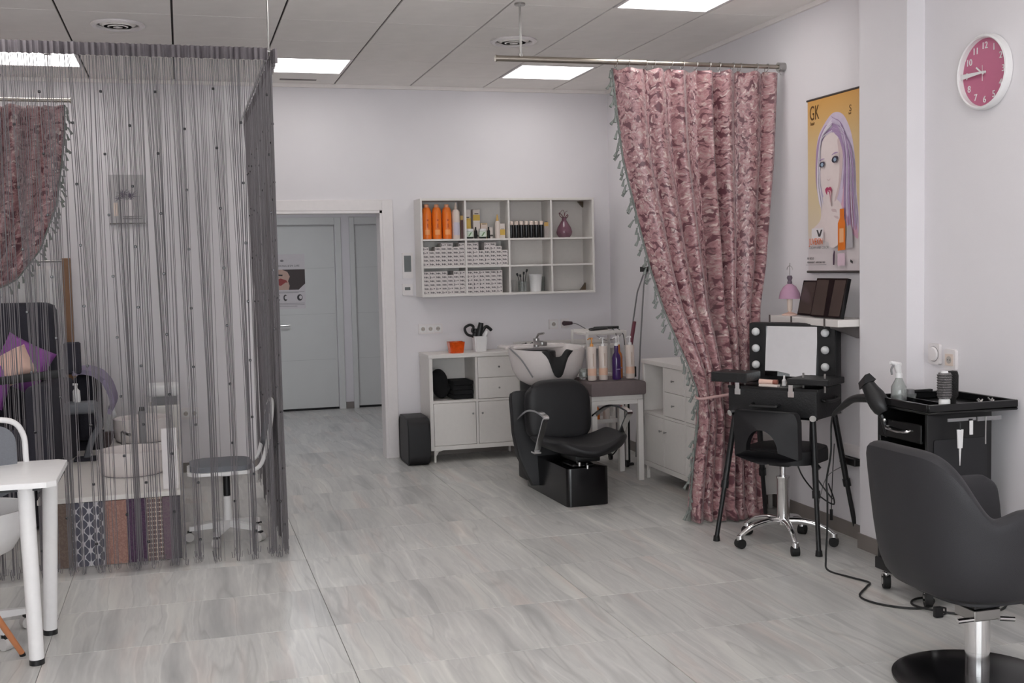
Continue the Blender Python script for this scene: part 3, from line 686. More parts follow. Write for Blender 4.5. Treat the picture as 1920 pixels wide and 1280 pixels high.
# ================================================================== STRING CURTAIN
RZ, RY = 2.672, 6.07
RX = .482
rod = thing('curtain_rod', 'thin grey corner rod hung from the ceiling carrying the string curtain', 'rod', (0, 0, 0))
b = B(); cyl(b, (-2.9, RY, RZ), (RX, RY, RZ), .008, n=12); ob('front_rod', b, STEEL, rod, True)
b = B(); cyl(b, (RX, RY, RZ), (RX, YW, RZ), .008, n=12); ob('return_rod', b, STEEL, rod, True)
b = B(); cyl(b, (RX, RY, RZ), (RX, RY, ZC-.003), .005, n=10); cyl(b, (RX, RY, ZC-.012), (RX, RY, ZC-.001), .024, n=16); ob('ceiling_support', b, STEEL, rod, True)
b = B(); cyl(b, (-1.9, RY, RZ), (-1.9, RY, ZC-.003), .005, n=10); cyl(b, (-1.9, RY, ZC-.012), (-1.9, RY, ZC-.001), .024, n=16); ob('ceiling_support', b, STEEL, rod, True)

def string_mb(b, pts, r):
    # three sided thread
    prev = None
    for p in pts:
        cur = [b.verts.new((p[0]+r*math.cos(a), p[1]+r*math.sin(a), p[2])) for a in (.5, 2.6, 4.7)]
        if prev:
            for i in range(3): b.faces.new((prev[i], prev[(i+1) % 3], cur[(i+1) % 3], cur[i]))
        prev = cur
def drape_heading(path, h, name, par, m, amp=.012, waves=60, sag=None):
    b = B(); n = len(path); top = []; bot = []
    for i, (x, y, nx, ny) in enumerate(path):
        o = amp*math.sin(i*1.9)+amp*.5*math.sin(i*.73+1)
        dz = sag(i/(n-1)) if sag else 0
        top.append(b.verts.new((x+nx*o, y+ny*o, RZ+.012+dz))); bot.append(b.verts.new((x+nx*o*1.25, y+ny*o*1.25, RZ+.012-h+dz)))
    for i in range(n-1): b.faces.new((top[i], top[i+1], bot[i+1], bot[i]))
    o = ob(name, b, m, par, False)
    s = o.modifiers.new('thick', 'SOLIDIFY'); s.thickness = .002
    return o
sc_ = thing('string_curtain', 'grey string curtain with little dark beads hanging from the corner rod', 'curtain', (0, 0, 0))
rnd = random.Random(11)
path = [(-1.75+i*.0095, RY-.024, 0, 1) for i in range(int((RX+1.75)/.0095)+1)]
drape_heading(path, .062, 'heading_tape', sc_, HEADING, .009)
sg = lambda t: -.015*math.sin(PI*t)
path = [(RX+.024, RY-.02+i*.0095, 1, 0) for i in range(int(2.72/.0095))]
drape_heading(path, .075, 'return_heading_tape', sc_, HEADING, .01, sag=sg)
# front threads: clusters gathered out of an even spacing
b = B(); bb = []
clusters = [(-.93, .012), (-.73, .02), (-.47, .035), (-.445, .02), (-.31, .03), (-.28, .022), (-.1, .012), (.02, .016), (.11, .01), (.22, .012), (.3, .014), (.4, .012), (-1.2, .03), (-1.5, .02), (-.6, .012)]
x = -1.72; k = 0
while x < RX-.004:
    x += rnd.uniform(.0045, .0105)
    bx = x; wgt = 0
    for (c, wd) in clusters:
        d = c-x
        if abs(d) < .05: bx = x+d*.6; wgt = 1
    bx += rnd.uniform(-.004, .004)+(.012 if wgt else 0)
    ph = rnd.uniform(0, 6); am = rnd.uniform(0, .004); n = 11; zb_ = rnd.uniform(.004, .05)
    pts = []
    for i in range(n+1):
        t = i/n; z = RZ-.05+(zb_-RZ+.05)*t
        s = min(1, t*1.5)**.8
        pts.append((x+(bx-x)*s+am*math.sin(ph+5*t), RY-.012+rnd.uniform(-.002, .002)+.006*math.sin(ph*2+3*t), z))
    # little loop turning back at the bottom
    p = pts[-1]; sgn = rnd.choice((-1, 1))
    pts[-1] = (p[0], p[1], max(p[2], .012))
    if rnd.random() < .6: pts += [(p[0]+.004*sgn, p[1], max(p[2]-.004, .006)), (p[0]+.01*sgn, p[1]-.003, max(p[2]-.003, .006)), (p[0]+.014*sgn, p[1]-.004, p[2]+.03)]
    string_mb(b, pts, rnd.choice((.0012, .0015, .0018, .0024)))
    if k % 18 == 5:
        bb.append(pts)
    k += 1
o = ob('threads', b, STRING, sc_, recalc=False); o['kind'] = 'stuff'
bn = 0; bead_me = None
for q, pts in enumerate(bb):
    z = RZ-.2-(.17 if q % 2 else 0)-rnd.uniform(0, .04)
    while z > .08:
        # interpolate
        for i in range(len(pts)-1):
            if pts[i][2] >= z >= pts[i+1][2] and pts[i][2] > pts[i+1][2]:
                t = (pts[i][2]-z)/(pts[i][2]-pts[i+1][2]); px_ = pts[i][0]+(pts[i+1][0]-pts[i][0])*t; py_ = pts[i][1]+(pts[i+1][1]-pts[i][1])*t
                if bead_me is None:
                    o = ob('bead', box(B(), -.0065, -.0065, -.006, .0065, .0065, .006, .002), BEAD, sc_); bead_me = o.data
                else:
                    o = bpy.data.objects.new('bead', bead_me); COL.objects.link(o); o.parent = sc_
                o.location = (px_, py_, z); break
        z -= .305+rnd.uniform(-.006, .006)
# return (side) threads, dense
b = B(); y = RY+.004; bbs = []
k = 0
while y < RY+2.70:
    y += rnd.uniform(.005, .013)
    ph = rnd.uniform(0, 6); n = 11; zb_ = rnd.uniform(.006, .06); dx = rnd.uniform(-.012, .012); pull = .0
    t0 = (y-RY)/2.7
    # the threads bunch forward in the lower part
    yb = RY+.03+(y-RY)*(.62+.1*math.sin(y*7))
    if rnd.random() < .15: yb = y
    pts = []
    for i in range(n+1):
        t = i/n
        pts.append((RX+.012+dx*t+.012*math.sin(y*9)*t, y+(yb-y)*t, RZ-.06+sg(t0)+(zb_-RZ+.06)*t))
    string_mb(b, pts, rnd.choice((.0017, .002, .0024)))
    if k % 17 == 3: bbs.append(pts)
    k += 1
o = ob('return_threads', b, STRING, sc_, recalc=False); o['kind'] = 'stuff'
for pts in bbs:
    z = RZ-.3-rnd.uniform(0, .2)
    while z > .1:
        t = (RZ-z)/(RZ)*(len(pts)-1); i = min(int(t), len(pts)-2); f_ = t-i
        o = bpy.data.objects.new('bead', bead_me); COL.objects.link(o); o.parent = sc_
        o.location = (pts[i][0]*(1-f_)+pts[i+1][0]*f_, pts[i][1]*(1-f_)+pts[i+1][1]*f_, z); z -= .305

# ================================================================== FLORAL CURTAINS
def interp(tab, z):
    for (z1, v1), (z0, v0) in zip(tab, tab[1:]):
        if z >= z0: t = (z-z0)/(z1-z0) if z1 > z0 else 0; t = min(t, 1); return v0+(v1-v0)*t
    return tab[-1][1]
def floral(name, label, Y, L_, R_2, y_off, width, folds, amp, seed, flip=False, zbot=.012, wave=None):
    t = thing(name, label, 'curtain', (0, 0, 0))
    rr = random.Random(seed); nu, nv = 200, 70
    ztop = 2.642
    phs = [rr.uniform(0, 6) for _ in range(4)]
    b = B(); uvl = b.loops.layers.uv.new('UVMap'); G = []
    for j in range(nv+1):
        s = j/nv; z = ztop+(zbot-ztop)*s; row = []
        xl, xr = interp(L_, z), interp(R_2, z)
        for i in range(nu+1):
            u = i/nu
            uu = u+.014*math.sin(2*PI*u*3+phs[0])+.01*math.sin(2*PI*u*5.3+phs[1]+s)
            a = amp(z)*(.75+.35*math.sin(2*PI*u*1.7+phs[2]))
            th = 2*PI*folds*uu+.5*math.sin(s*3+phs[3])
            f1 = math.sin(th)+.28*math.sin(2*th+1+s*2)
            x = xl+(xr-xl)*u+.012*math.cos(th)*(amp(z)/.04)*.9
            y = Y+a*f1+y_off(z, u)+.02*math.sin(s*7+u*4)*s
            zz = z
            if j == 0: zz = z-.012*(1-math.cos(2*PI*u*12))*.5
            if j >= nv-1: y += -.03*(j-nv+2)*.5+.015*math.sin(u*40); x += .012*math.sin(u*37)
            row.append(b.verts.new((x, y, zz)))
        G.append(row)
    for j in range(nv):
        for i in range(nu):
            f = b.faces.new((G[j][i], G[j][i+1], G[j+1][i+1], G[j+1][i]))
            for lp, (a_, c_) in zip(f.loops, ((i, j), (i+1, j), (i+1, j+1), (i, j+1))): lp[uvl].uv = (a_/nu*width, (1-c_/nv)*2.63)
    edge = [G[j][nu if flip else 0].co.copy() for j in range(nv+1)]
    o = ob('curtain_cloth', b, FLORAL, t, True, recalc=False)
    for p in o.data.polygons: p.use_smooth = True
    so = o.modifiers.new('thick', 'SOLIDIFY'); so.thickness = .0015
    # braid along the leading edge and its tassels
    b = B(); tube(b, [(p.x+(.004 if flip else -.004), p.y, p.z) for p in edge], .006, 6); ob('edge_braid', b, FRINGE, t, True)
    sgn = 1 if flip else -1
    tm = []
    for v in range(3):
        b = B(); l = (.05, .06, .045)[v]
        tube(b, [(0, 0, 0), (sgn*.012, 0, -.012), (sgn*.016, 0, -.02)], .0018, 5)
        cyl(b, (sgn*.016, 0, -.018), (sgn*.018, 0, -.026), .006, .005, 7); cyl(b, (sgn*.018, 0, -.026), (sgn*(.016+.006*v), 0, -.026-l*.7), .0045, .010, 7)
        me = ob('tassel', b, FRINGE, t, True); tm.append(me)
    n = 78
    for k in range(n):
        q = k/(n-1)*(nv); i = min(int(q), nv-1); f_ = q-i; p = edge[i].lerp(edge[i+1], f_)
        if k < 3: o = tm[k]
        else:
            o = bpy.data.objects.new('tassel', tm[k % 3].data); COL.objects.link(o); o.parent = t
        o.location = (p.x, p.y+rr.uniform(-.01, .005), max(p.z, .075)); o.rotation_euler = (0, sgn*rr.uniform(-.5, .35), rr.uniform(-.5, .5))
    return t, G
rod2 = thing('curtain_rod', 'long nickel curtain rod hung from the ceiling over the pink curtain', 'rod', (0, 0, 0))
b = B(); cyl(b, (1.715, RY, 2.672), (2.6, RY, 2.672), .0165, n=20); ob('rod_sleeve', b, NICKEL, rod2, True)
b = B(); cyl(b, (2.6, RY, 2.672), (XW, RY, 2.672), .0125, n=20); ob('rod_tube', b, NICKEL, rod2, True)
b = B(); cyl(b, (1.705, RY, 2.672), (1.7149, RY, 2.672), .0185, n=20); ob('rod_end_cap', b, NICKEL, rod2, True)
b = B(); cyl(b, (XW-.045, RY, 2.672), (XW-.001, RY, 2.672), .026, n=24); ob('wall_bracket', b, STEEL, rod2, True)
b = B(); cyl(b, (1.853, RY, 2.66), (1.853, RY, ZC-.004), .006, n=12); cyl(b, (1.853, RY, ZC-.012), (1.853, RY, ZC-.001), .03, n=24); cyl(b, (1.853, RY, 2.68), (1.853, RY, 2.7), .012, n=14); ob('ceiling_support', b, STEEL, rod2, True)
LT = [(2.7, 2.40), (2.3, 2.445), (2.12, 2.47), (1.5, 2.625), (1.1, 2.755), (.87, 2.835), (.77, 2.862), (.6, 2.868), (.37, 2.835), (.1, 2.81), (.0, 2.795)]
RT = [(2.7, 3.462), (2.12, 3.43), (1.5, 3.37), (1.1, 3.30), (.87, 3.24), (.75, 3.215), (.6, 3.24), (.37, 3.27), (.0, 3.28)]
amp = lambda z: .044+.016*max(0, min(1, (2.64-z)/1.8))-(.02 if abs(z-.75) < .08 else 0)
fc, G = floral('floral_curtain', 'pink and burgundy floral curtain with a tasselled edge, tied back low', RY, LT, RT, lambda z, u: -.085*max(0, min(1, (1.25-z)/.35)), 1.95, 7, amp, 4)
# tie cord
b = B(); tube(b, smoothpts([(2.86, 5.96, .735), (2.95, 5.92, .748), (3.1, 5.91, .765), (3.22, 5.94, .785), (3.25, 6.0, .79), (3.1, 6.06, .77), (2.9, 6.05, .75)], 5, True), .008, 8, True); ob('tie_cord', b, mat('pink_tie', (196, 160, 158), .7), fc, True)
for k in range(14):
    x = 2.43+(k/13)*1.02+random.uniform(-.02, .02); b = B()
    R0 = .024
    tube(b, [(x+.25*R0*math.sin(a), RY+R0*math.cos(a), 2.664+R0*math.sin(a)) for a in [i*2*PI/18 for i in range(18)]], .0017, 6, True)
    ob('curtain_ring', b, STEEL, fc, True)
    b = B(); tube(b, [(x, RY, 2.6395), (x, RY-.004, 2.628), (x, RY-.02, 2.622)], .0015, 5); ob('curtain_clip', b, STEEL, fc, True)
# second floral curtain far left
Y3 = 7.98
rod3 = thing('curtain_rod', 'thin rod of the far left floral curtain, seen through the threads', 'rod', (0, 0, 0))
b = B(); cyl(b, (-2.9, Y3, 2.672), (-.655, Y3, 2.672), .0125, n=16); ob('rod_tube', b, NICKEL, rod3, True)
b = B(); cyl(b, (-.655, Y3, 2.672), (-.645, Y3, 2.672), .018, n=16); ob('rod_end_cap', b, NICKEL, rod3, True)
for xx in (-.78, -2.6):
    b = B(); cyl(b, (xx, Y3, 2.66), (xx, Y3, ZC-.004), .005, n=10); cyl(b, (xx, Y3, ZC-.012), (xx, Y3, ZC-.001), .026, n=16); ob('ceiling_support', b, STEEL, rod3, True)
L3 = [(2.7, -1.95), (1.4, -1.95), (.9, -2.0), (0, -2.05)]
R3 = [(2.7, -.70), (2.45, -.71), (2.0, -.78), (1.7, -.9), (1.5, -1.06), (1.4, -1.3), (1.3, -1.5), (1.0, -1.55), (0, -1.5)]
fc2, _ = floral('floral_curtain', 'muted floral curtain swept to the far left behind the string curtain', Y3, L3, R3, lambda z, u: 0, 2.1, 9, amp, 9, flip=True)
for k in range(10):
    x = -.74-k*.12; b = B(); R0 = .024
    tube(b, [(x+.25*R0*math.sin(a), Y3+R0*math.cos(a), 2.664+R0*math.sin(a)) for a in [i*2*PI/16 for i in range(16)]], .0017, 6, True)
    ob('curtain_ring', b, STEEL, fc2, True)

# ================================================================== WASH UNIT
wu = thing('wash_chair', 'black hair washing chair with chrome arms and white tilting basin', 'chair', (2.42, 6.66, 0), math.radians(2))
# local: x across, y back, front of plinth at y=0
b = B()
pts = rrect(.284, .80, .03, 4, 0, .40); prism(b, pts, .244, Matrix.Translation((0, 0, .002)), .006)
ob('plinth', b, BLACKG, wu, True)
b = B(); box(b, -.14, .78, .03, .15, .98, .46, .02, 3); ob('rear_housing', b, BLACKL, wu, True)
b = B(); box(b, -.10, .02, .247, .05, .2, .27, .008); cyl(b, (-.06, .03, .27), (-.06, .03, .29), .01, n=12); cyl(b, (0, .02, .25), (0, .02, .275), .009, n=12); ob('footplate', b, BLACKG, wu, True)
b = B(); cyl(b, (-.06, -.005, .262), (-.06, -.005, .285), .008, n=10); ob('lever_knob', b, CHROME, wu, True)
b = B(); cyl(b, (-.005, -.002, .24), (-.005, -.002, .262), .008, n=10); ob('lever_knob', b, CHROME, wu, True)
b = B(); box(b, -.06, .06, .27, .11, .34, .335, .01, 2); ob('seat_mount', b, BLACKP, wu, True)
# saddle seat: front lip dips in the middle
b = B(); nx, ny = 18, 14; T = []; U = []
for j in range(ny+1):
    v = j/ny; r1, r2_ = [], []
    for i in range(nx+1):
        u = i/nx*2-1
        wv = .285*math.sqrt(max(0, 1-(1-v)**6*.55))
        x = u*wv+.045; y = -.06+.5*v+.05*u*u*(1-v)
        rise = .055*u*u+.02*(u > 0)*u
        ed = max(abs(u), abs(2*v-1)); rd = max(0, (ed-.82)/.18)
        zt_ = .385+rise-.035*rd*rd-.012*math.cos(u*PI/2)*0; zb2 = .305+rise+.03*rd*rd
        r1.append(b.verts.new((x, y, zt_))); r2_.append(b.verts.new((x, y, zb2)))
    T.append(r1); U.append(r2_)
for j in range(ny):
    for i in range(nx):
        b.faces.new((T[j][i], T[j][i+1], T[j+1][i+1], T[j+1][i])); b.faces.new((U[j][i+1], U[j][i], U[j+1][i], U[j+1][i+1]))
for i in range(nx): b.faces.new((T[0][i+1], T[0][i], U[0][i], U[0][i+1])); b.faces.new((T[ny][i], T[ny][i+1], U[ny][i+1], U[ny][i]))
for j in range(ny): b.faces.new((T[j][0], T[j+1][0], U[j+1][0], U[j][0])); b.faces.new((T[j+1][nx], T[j][nx], U[j][nx], U[j+1][nx]))
ob('seat', b, BLACKL, wu, True, subsurf=1)
# back cushion
def cushion(w_, h_, th, r, M, m, name, par, puff=.03):
    b = B(); n = 14; F, K = [], []
    for j in range(n+1):
        a1, a2 = [], []
        for i in range(n+1):
            u, v = i/n*2-1, j/n*2-1
            # superellipse squeeze for rounded corners
            k = 1-(abs(u)*abs(v))**4*(r/min(w_, h_))*1.2
            x, y = u*w_/2*k, v*h_/2*k
            e = max(abs(u), abs(v)); t_ = th/2*(1-max(0, (e-.8)/.2)**2*.55)+puff*(1-u*u)*(1-v*v)
            a1.append(b.verts.new(M @ Vector((x, y, t_)))); a2.append(b.verts.new(M @ Vector((x, y, -th/2*(1-max(0, (e-.8)/.2)**2*.55)))))
        F.append(a1); K.append(a2)
    for j in range(n):
        for i in range(n):
            b.faces.new((F[j][i], F[j][i+1], F[j+1][i+1], F[j+1][i])); b.faces.new((K[j][i+1], K[j][i], K[j+1][i], K[j+1][i+1]))
    for i in range(n): b.faces.new((F[0][i+1], F[0][i], K[0][i], K[0][i+1])); b.faces.new((F[n][i], F[n][i+1], K[n][i+1], K[n][i]))
    for j in range(n): b.faces.new((F[j][0], F[j+1][0], K[j+1][0], K[j][0])); b.faces.new((F[j+1][n], F[j][n], K[j][n], K[j+1][n]))
    return ob(name, b, m, par, True, subsurf=1)
lean = frame((-.012, .5, .545), (1, 0, 0), (0, .12, 1))
cushion(.475, .44, .1, .12, lean, BLACKL, 'back_cushion', wu, .012)
b = B(); prism(b, [(.2, .14), (.16, .18), (-.245, .18), (-.275, .165), (-.285, .13), (-.283, -.1), (-.262, -.26), (-.2, -.4), (-.17, -.465), (.14, -.465), (.18, -.4), (.2, -.2)], .06, frame((-.012, .66, .5), (1, 0, 0), (0, .16, 1)), .008)
ob('back_panel', b, BLACKL, wu, True)
# chrome arms: flat strap loops
def strap(pts, wd, th, par, m, name, ax=Vector((1, 0, 0)), tap=None):
    b = B(); pts = [Vector(p) for p in pts]; n = len(pts); rs = []
    for i, p in enumerate(pts):
        d = (pts[min(i+1, n-1)]-pts[max(i-1, 0)]).normalized(); nn = d.cross(ax).normalized(); k = tap[i] if tap else 1
        rs.append([b.verts.new(p+ax*(wd/2*k)+nn*th/2), b.verts.new(p-ax*(wd/2*k)+nn*th/2), b.verts.new(p-ax*(wd/2*k)-nn*th/2), b.verts.new(p+ax*(wd/2*k)-nn*th/2)])
    skin(b, rs); return ob(name, b, m, par, False)
for s, nm in ((-1, 'left'), (1, 'right')):
    x = .0
    P_ = [(s*.262+.03*(s > 0), .60, .485), (s*.265+.03*(s > 0), .38, .575), (s*.268+.03*(s > 0), .20, .6), (s*.27+.03*(s > 0), .05, .588), (s*.27+.03*(s > 0), .015, .575), (s*.27+.03*(s > 0), .04, .555), (s*.266+.03*(s > 0), .12, .46), (s*.262+.03*(s > 0), .22, .335)]
    pts = smoothpts(P_, 5)
    strap(pts, .036, .012, wu, CHROME, 'armrest')
b = B(); box(b, -.29, .2, .322, -.24, .26, .334, .002); ob('arm_foot', b, CHROME, wu)
b = B(); box(b, .27, .2, .345, .31, .26, .357, .002); ob('arm_foot', b, CHROME, wu)
b = B(); cyl(b, (.19, .30, .36), (.225, .28, .395), .014, n=12); ob('hinge_bolt', b, CHROME, wu, True)
# basin
b = B(); nu, nv = 40, 14; cx_, cy_ = .1, 1.0
def bas(u, rr, z):   # plan: wide oval
    return (cx_+.277*rr*math.cos(u), cy_+.27*rr*math.sin(u)*(1 if math.sin(u) > 0 else .92), z)
def rimz(u):
    # rim: lower in front centre (neck notch), higher at the back
    s = math.sin(u); c = math.cos(u)
    notch = .92*math.exp(-(abs(c+.03)/.2)**3.4)*(1 if s < 0 else 0)
    return .945+.012*s+.0*c-.12*notch
rs = []
outer = [(.12, -.275), (.5, -.265), (.76, -.225), (.9, -.16), (.97, -.08), (1.0, -.012), (1.0, 0)]
for rr, dz in outer: rs.append([b.verts.new(bas(2*PI*i/nu, rr, (rimz(2*PI*i/nu)-.0)*(1 if dz > -.03 else 1)+dz+((.945-rimz(2*PI*i/nu))*min(1, -dz/.2)))) for i in range(nu)])
for rr, dz in [(.95, 0), (.9, -.03), (.8, -.11), (.6, -.17), (.3, -.19), (.08, -.195)]: rs.append([b.verts.new(bas(2*PI*i/nu, rr, rimz(2*PI*i/nu)+dz+((.945-rimz(2*PI*i/nu))*min(1, -dz/.15)))) for i in range(nu)])
skin(b, rs); bs = ob('basin_bowl', b, CERAM, wu, True)
# black neck cushion in the notch
b = B(); r1 = []
for k in range(17):
    u = -PI/2-.42+.84*k/16-.02; r1.append((u, rimz(u)))
A = []
for (rr, dz, fi) in ((1.03, .012, 0), (1.045, -.03, 0), (1.03, -.062, 0), (.93, -.05, .1), (.88, .0, .5), (.95, .02, .42)): A.append([b.verts.new(bas(u, rr, z+(.94-z)*fi+dz*1.15*math.sin(PI*k/16)-.004)) for k, (u, z) in enumerate(r1)])
for j in range(6):
    P0, P1 = A[j], A[(j+1) % 6]
    for k in range(16): b.faces.new((P0[k], P0[k+1], P1[k+1], P1[k]))
b.faces.new([A[j][0] for j in range(6)]); b.faces.new([A[j][16] for j in range(6)][::-1])
ob('neck_cushion', b, RUBBER, wu, True)
b = B(); box(b, cx_-.26, cy_+.16, .925, cx_+.27, cy_+.36, .948, .012, 2); ob('basin_deck', b, CERAM, wu, True)
b = B(); prism(b, rrect(.2, .3, .04, 5, cx_, cy_+.2), .66, Matrix.Translation((0, 0, .25)), .01); ob('basin_column', b, BLACKP, wu, True)
b = B(); cyl(b, (cx_-.02, cy_+.16, .94), (cx_-.02, cy_+.16, 1.0), .022, n=16); box(b, cx_-.045, cy_-.02, .955, cx_+.0, cy_+.16, .985, .008, 2); tube(b, [(cx_-.02, cy_+.16, 1.0), (cx_-.01, cy_+.14, 1.03), (cx_+.01, cy_+.08, 1.04)], .008, 8)
ob('mixer_tap', b, STEEL, wu, True)
b = B(); tube(b, smoothpts([(cx_-.29, cy_-.04, .95), (cx_-.26, cy_-.2, .88), (cx_-.2, cy_-.26, .76)], 5), .006, 6); ob('shower_hose', b, GREYP, wu, True)

# ================================================================== SIDE TABLE WITH BOTTLES, TROLLEY BEHIND
st = thing('side_table', 'white side table under a grey cloth beside the washing chair', 'table', (2.70, 7.33, 0))
for (x, y) in ((.345, .0), (.345, .36), (.0, .36), (.0, .0)): ob('leg', prism(B(), [(x, y), (x+.038, y), (x+.038, y+.038), (x, y+.038)], .575), WHITE, st)
b = B(); box(b, 0, .005, .5755, .383, .39, .61, .002); ob('table_top', b, WHITE, st)
ob('apron', box(B(), .038, .01, .545, .345, .03, .575), WHITE, st)
b = B(); n = 12
prism(b, rrect(.41, .1, .02, 4, .1915, .66), .44, frame((0, .41, 0), (1, 0, 0), (0, 0, 1)), .008)
for v in b.verts: v.co.z += .004*math.sin(v.co.x*30); v.co.z = max(v.co.z, .6112)
tag(ob('table_cloth', b, GREYC, None, True, loc=(2.70, 7.33, 0)), 'thick folded grey cloth lying on the white side table', 'cloth')
TZ = .7155
def pump(x, y, body, label, kind, headm):
    t = thing('pump_bottle', label, 'bottle', (x, y, TZ))
    if kind == 'tall':
        ob('bottle_body', lathe(B(), [(0, 0), (.029, 0), (.031, .006), (.031, .232), (.027, .238), (0, .238)], n=24), body, t, True)
        ob('printed_label', lathe(B(), [(.0312, .035), (.0316, .035), (.0316, .085), (.0312, .085), (.0312, .035)], n=24), mat('faint_peach_label', (224, 184, 160), .5), t, True)
        ob('printed_strip', box(B(), -.004, -.0325, .1, .004, -.0308, .19), mat('beige_strip', (190, 170, 156), .5), t); z0 = .238
    else:
        ob('bottle_body', lathe(B(), [(0, 0), (.029, 0), (.031, .008), (.031, .15), (.026, .172), (.015, .19), (.0135, .238), (0, .238)], n=28), body, t, True); z0 = .238
        ob('printed_label', box(B(), -.012, -.0322, .07, .014, -.0306, .076), mat('lilac_print', (150, 130, 180), .5), t)
    b = B(); cyl(b, (0, 0, z0), (0, 0, z0+.018), .013, .012, 16); cyl(b, (0, 0, z0+.018), (0, 0, z0+.05), .0045, n=10); cyl(b, (0, 0, z0+.05), (0, 0, z0+.062), .01, .009, 14)
    tube(b, [(0, 0, z0+.057), (-.022, -.01, z0+.058), (-.034, -.015, z0+.05)], .0045, 8)
    ob('pump_head', b, headm, t, True); return t
pump(2.738, 7.42, PEARL, 'tall cream pump bottle with orange pump head at the left of the side table', 'tall', mat('orange_pump', (214, 150, 84), .4))
pump(2.822, 7.42, PEARL, 'tall cream pump bottle with white pump, second from left on the side table', 'tall', WHITE2)
pump(2.918, 7.41, PURB, 'glossy dark purple pump bottle with narrow neck on the grey cloth', 'neck', WHITE2)
pump(2.972, 7.51, AMBER, 'amber pump bottle standing behind the purple one', 'neck', WHITE2)
pump(3.03, 7.43, PEARL, 'tall cream pump bottle with white pump at the right of the side table', 'tall', WHITE2)
t = thing('glass_jar', 'cut glass jar at the left end of the side table beside the basin', 'jar', (2.715, 7.53, TZ))
ob('jar_body', lathe(B(), [(0, 0), (.028, 0), (.036, .02), (.03, .05), (.036, .075), (.033, .075), (.026, .05), (.03, .02), (0, .008)], n=12), GLASSC, t, False)
t = thing('box', 'small black box at the right front of the grey cloth', 'box', (3.085, 7.52, TZ)); ob('box_body', box(B(), -.022, -.02, 0, .022, .02, .075, .003), BLACKG, t); ob('grey_label', box(B(), -.008, -.0206, .015, .01, -.0202, .06), GREYP, t)
# trolley
tr = thing('trolley', 'white metal shelf trolley standing behind the side table', 'trolley', (2.86, 7.84, 0))
for (x, y) in ((0, 0), (.3, 0), (0, .34), (.3, .34)): ob('post', box(B(), x-.009, y-.009, .055, x+.009, y+.009, 1.03, .002), WHITE, tr)
for z in (.2, .34, .68, 1.0):
    b = B(); box(b, .01, .01, z, .29, .33, z+.012); box(b, .01, -.008, z+.012, .29, -.002, z+.035); box(b, .01, .332, z+.012, .29, .338, z+.035); ob('trolley_shelf', b, WHITE, tr)
for (x, y) in ((0, 0), (.3, 0), (0, .34), (.3, .34)):
    b = B(); cyl(b, (x-.01, y, .027), (x+.01, y, .027), .026, n=16); cyl(b, (x, y, .04), (x, y, .056), .006, n=8); ob('caster', b, BLACKP, tr, True)
for (x, m_, l, h) in ((2.955, ORANGE, 'orange bottle low on the trolley shelf behind the washing chair', .12), (3.035, PEARL, 'white bottle beside the orange one low on the trolley', .12), (2.9, PEARL, 'pale bottle at the left end of the low trolley shelf', .1)):
    bottle('care_bottle', l, 'bottle', [(0, 0), (.024, 0), (.026, .006), (.026, h*.7), (.012, h*.9), (0, h*.9)], m_, [(0, h*.9), (.011, h*.902), (.01, h*1.1), (0, h*1.1)], WHITE2, (x, 7.93, .3525))
t = thing('hair_clipper', 'black device with its cord on the lowest trolley shelf', 'clipper', (3.06, 7.96, .2125))
b = B(); box(b, -.06, -.03, 0, .07, .03, .04, .012, 2); ob('clipper_body', b, BLACKP, t, True)
b = B(); tube(b, smoothpts([(-.05, -.02, .03), (-.1, -.15, .02), (-.12, -.2, -.04), (-.06, -.2, -.1), (.0, -.18, -.06)], 6), .005, 6); ob('cable', b, CORD, t, True)
t = thing('hair_tool', 'dark hair tool standing against the right of the trolley', 'tool', (3.21, 7.95, 0))
ob('tool_body', box(B(), -.02, -.03, .0, .012, .03, .5, .004), BLACKP, t); ob('tool_foot', box(B(), -.028, -.06, 0, .028, -.031, .02, .002), BLACKP, t)
t = thing('hood_ring', 'black hairdryer hood ring lying on top of the white trolley', 'tool', (3.0, 7.95, 1.0125))
b = B(); tube(b, smoothpts([(-.07, 0, .025), (-.06, -.06, .03), (.02, -.08, .035), (.05, 0, .03), (0, .06, .03), (-.06, .05, .028)], 5, True), .008, 8, True); ob('tool_ring', b, BLACKP, t, True)
b = B(); prism(b, [(-.05, 0), (.03, -.045), (.14, -.03), (.16, .01), (.08, .05), (0, .03)], .018, Matrix.Translation((0, 0, .03)), .006); ob('tool_plate', b, BLACKP, t, True)
b = B(); tube(b, smoothpts([(.08, -.03, .04), (.09, -.1, .0), (.085, -.12, -.08)], 5), .003, 6); ob('cable', b, CORD, t, True)
b = B(); tube(b, smoothpts([(.12, -.02, .04), (.14, -.11, .0), (.15, -.125, -.09)], 5), .003, 6); ob('cable', b, CORD, t, True)
t = thing('straightener', 'burgundy handled hair iron leaning upright at the right of the trolley', 'tool', (3.185, 7.8, .88))
b = B(); cyl(b, (0, 0, .03), (.045, .02, .215), .016, .013, 12); ob('iron_handle', b, BURG, t, True)
b = B(); cyl(b, (-.02, 0, -.12), (0, 0, .03), .012, .014, 12); ob('iron_barrel', b, BLACKP, t, True)
t = thing('folded_stand', 'folded grey stand of two thin poles leaning on the wall in the corner', 'stand', (0, 0, 0))
b = B(); tube(b, [(3.39, 8.22, .002), (3.43, 8.2, .86), (3.46, 8.18, 1.35), (3.475, 8.16, 1.46)], .006, 6); ob('pole', b, GREYP, t, True)
b = B(); tube(b, [(3.35, 8.45, .002), (3.40, 8.35, .86), (3.455, 8.3, 1.3), (3.475, 8.2, 1.46)], .006, 6); ob('pole', b, GREYP, t, True)
b = B(); box(b, 3.455, 8.15, 1.46, 3.489, 8.24, 1.5); ob('clamp', b, BLACKP, t)

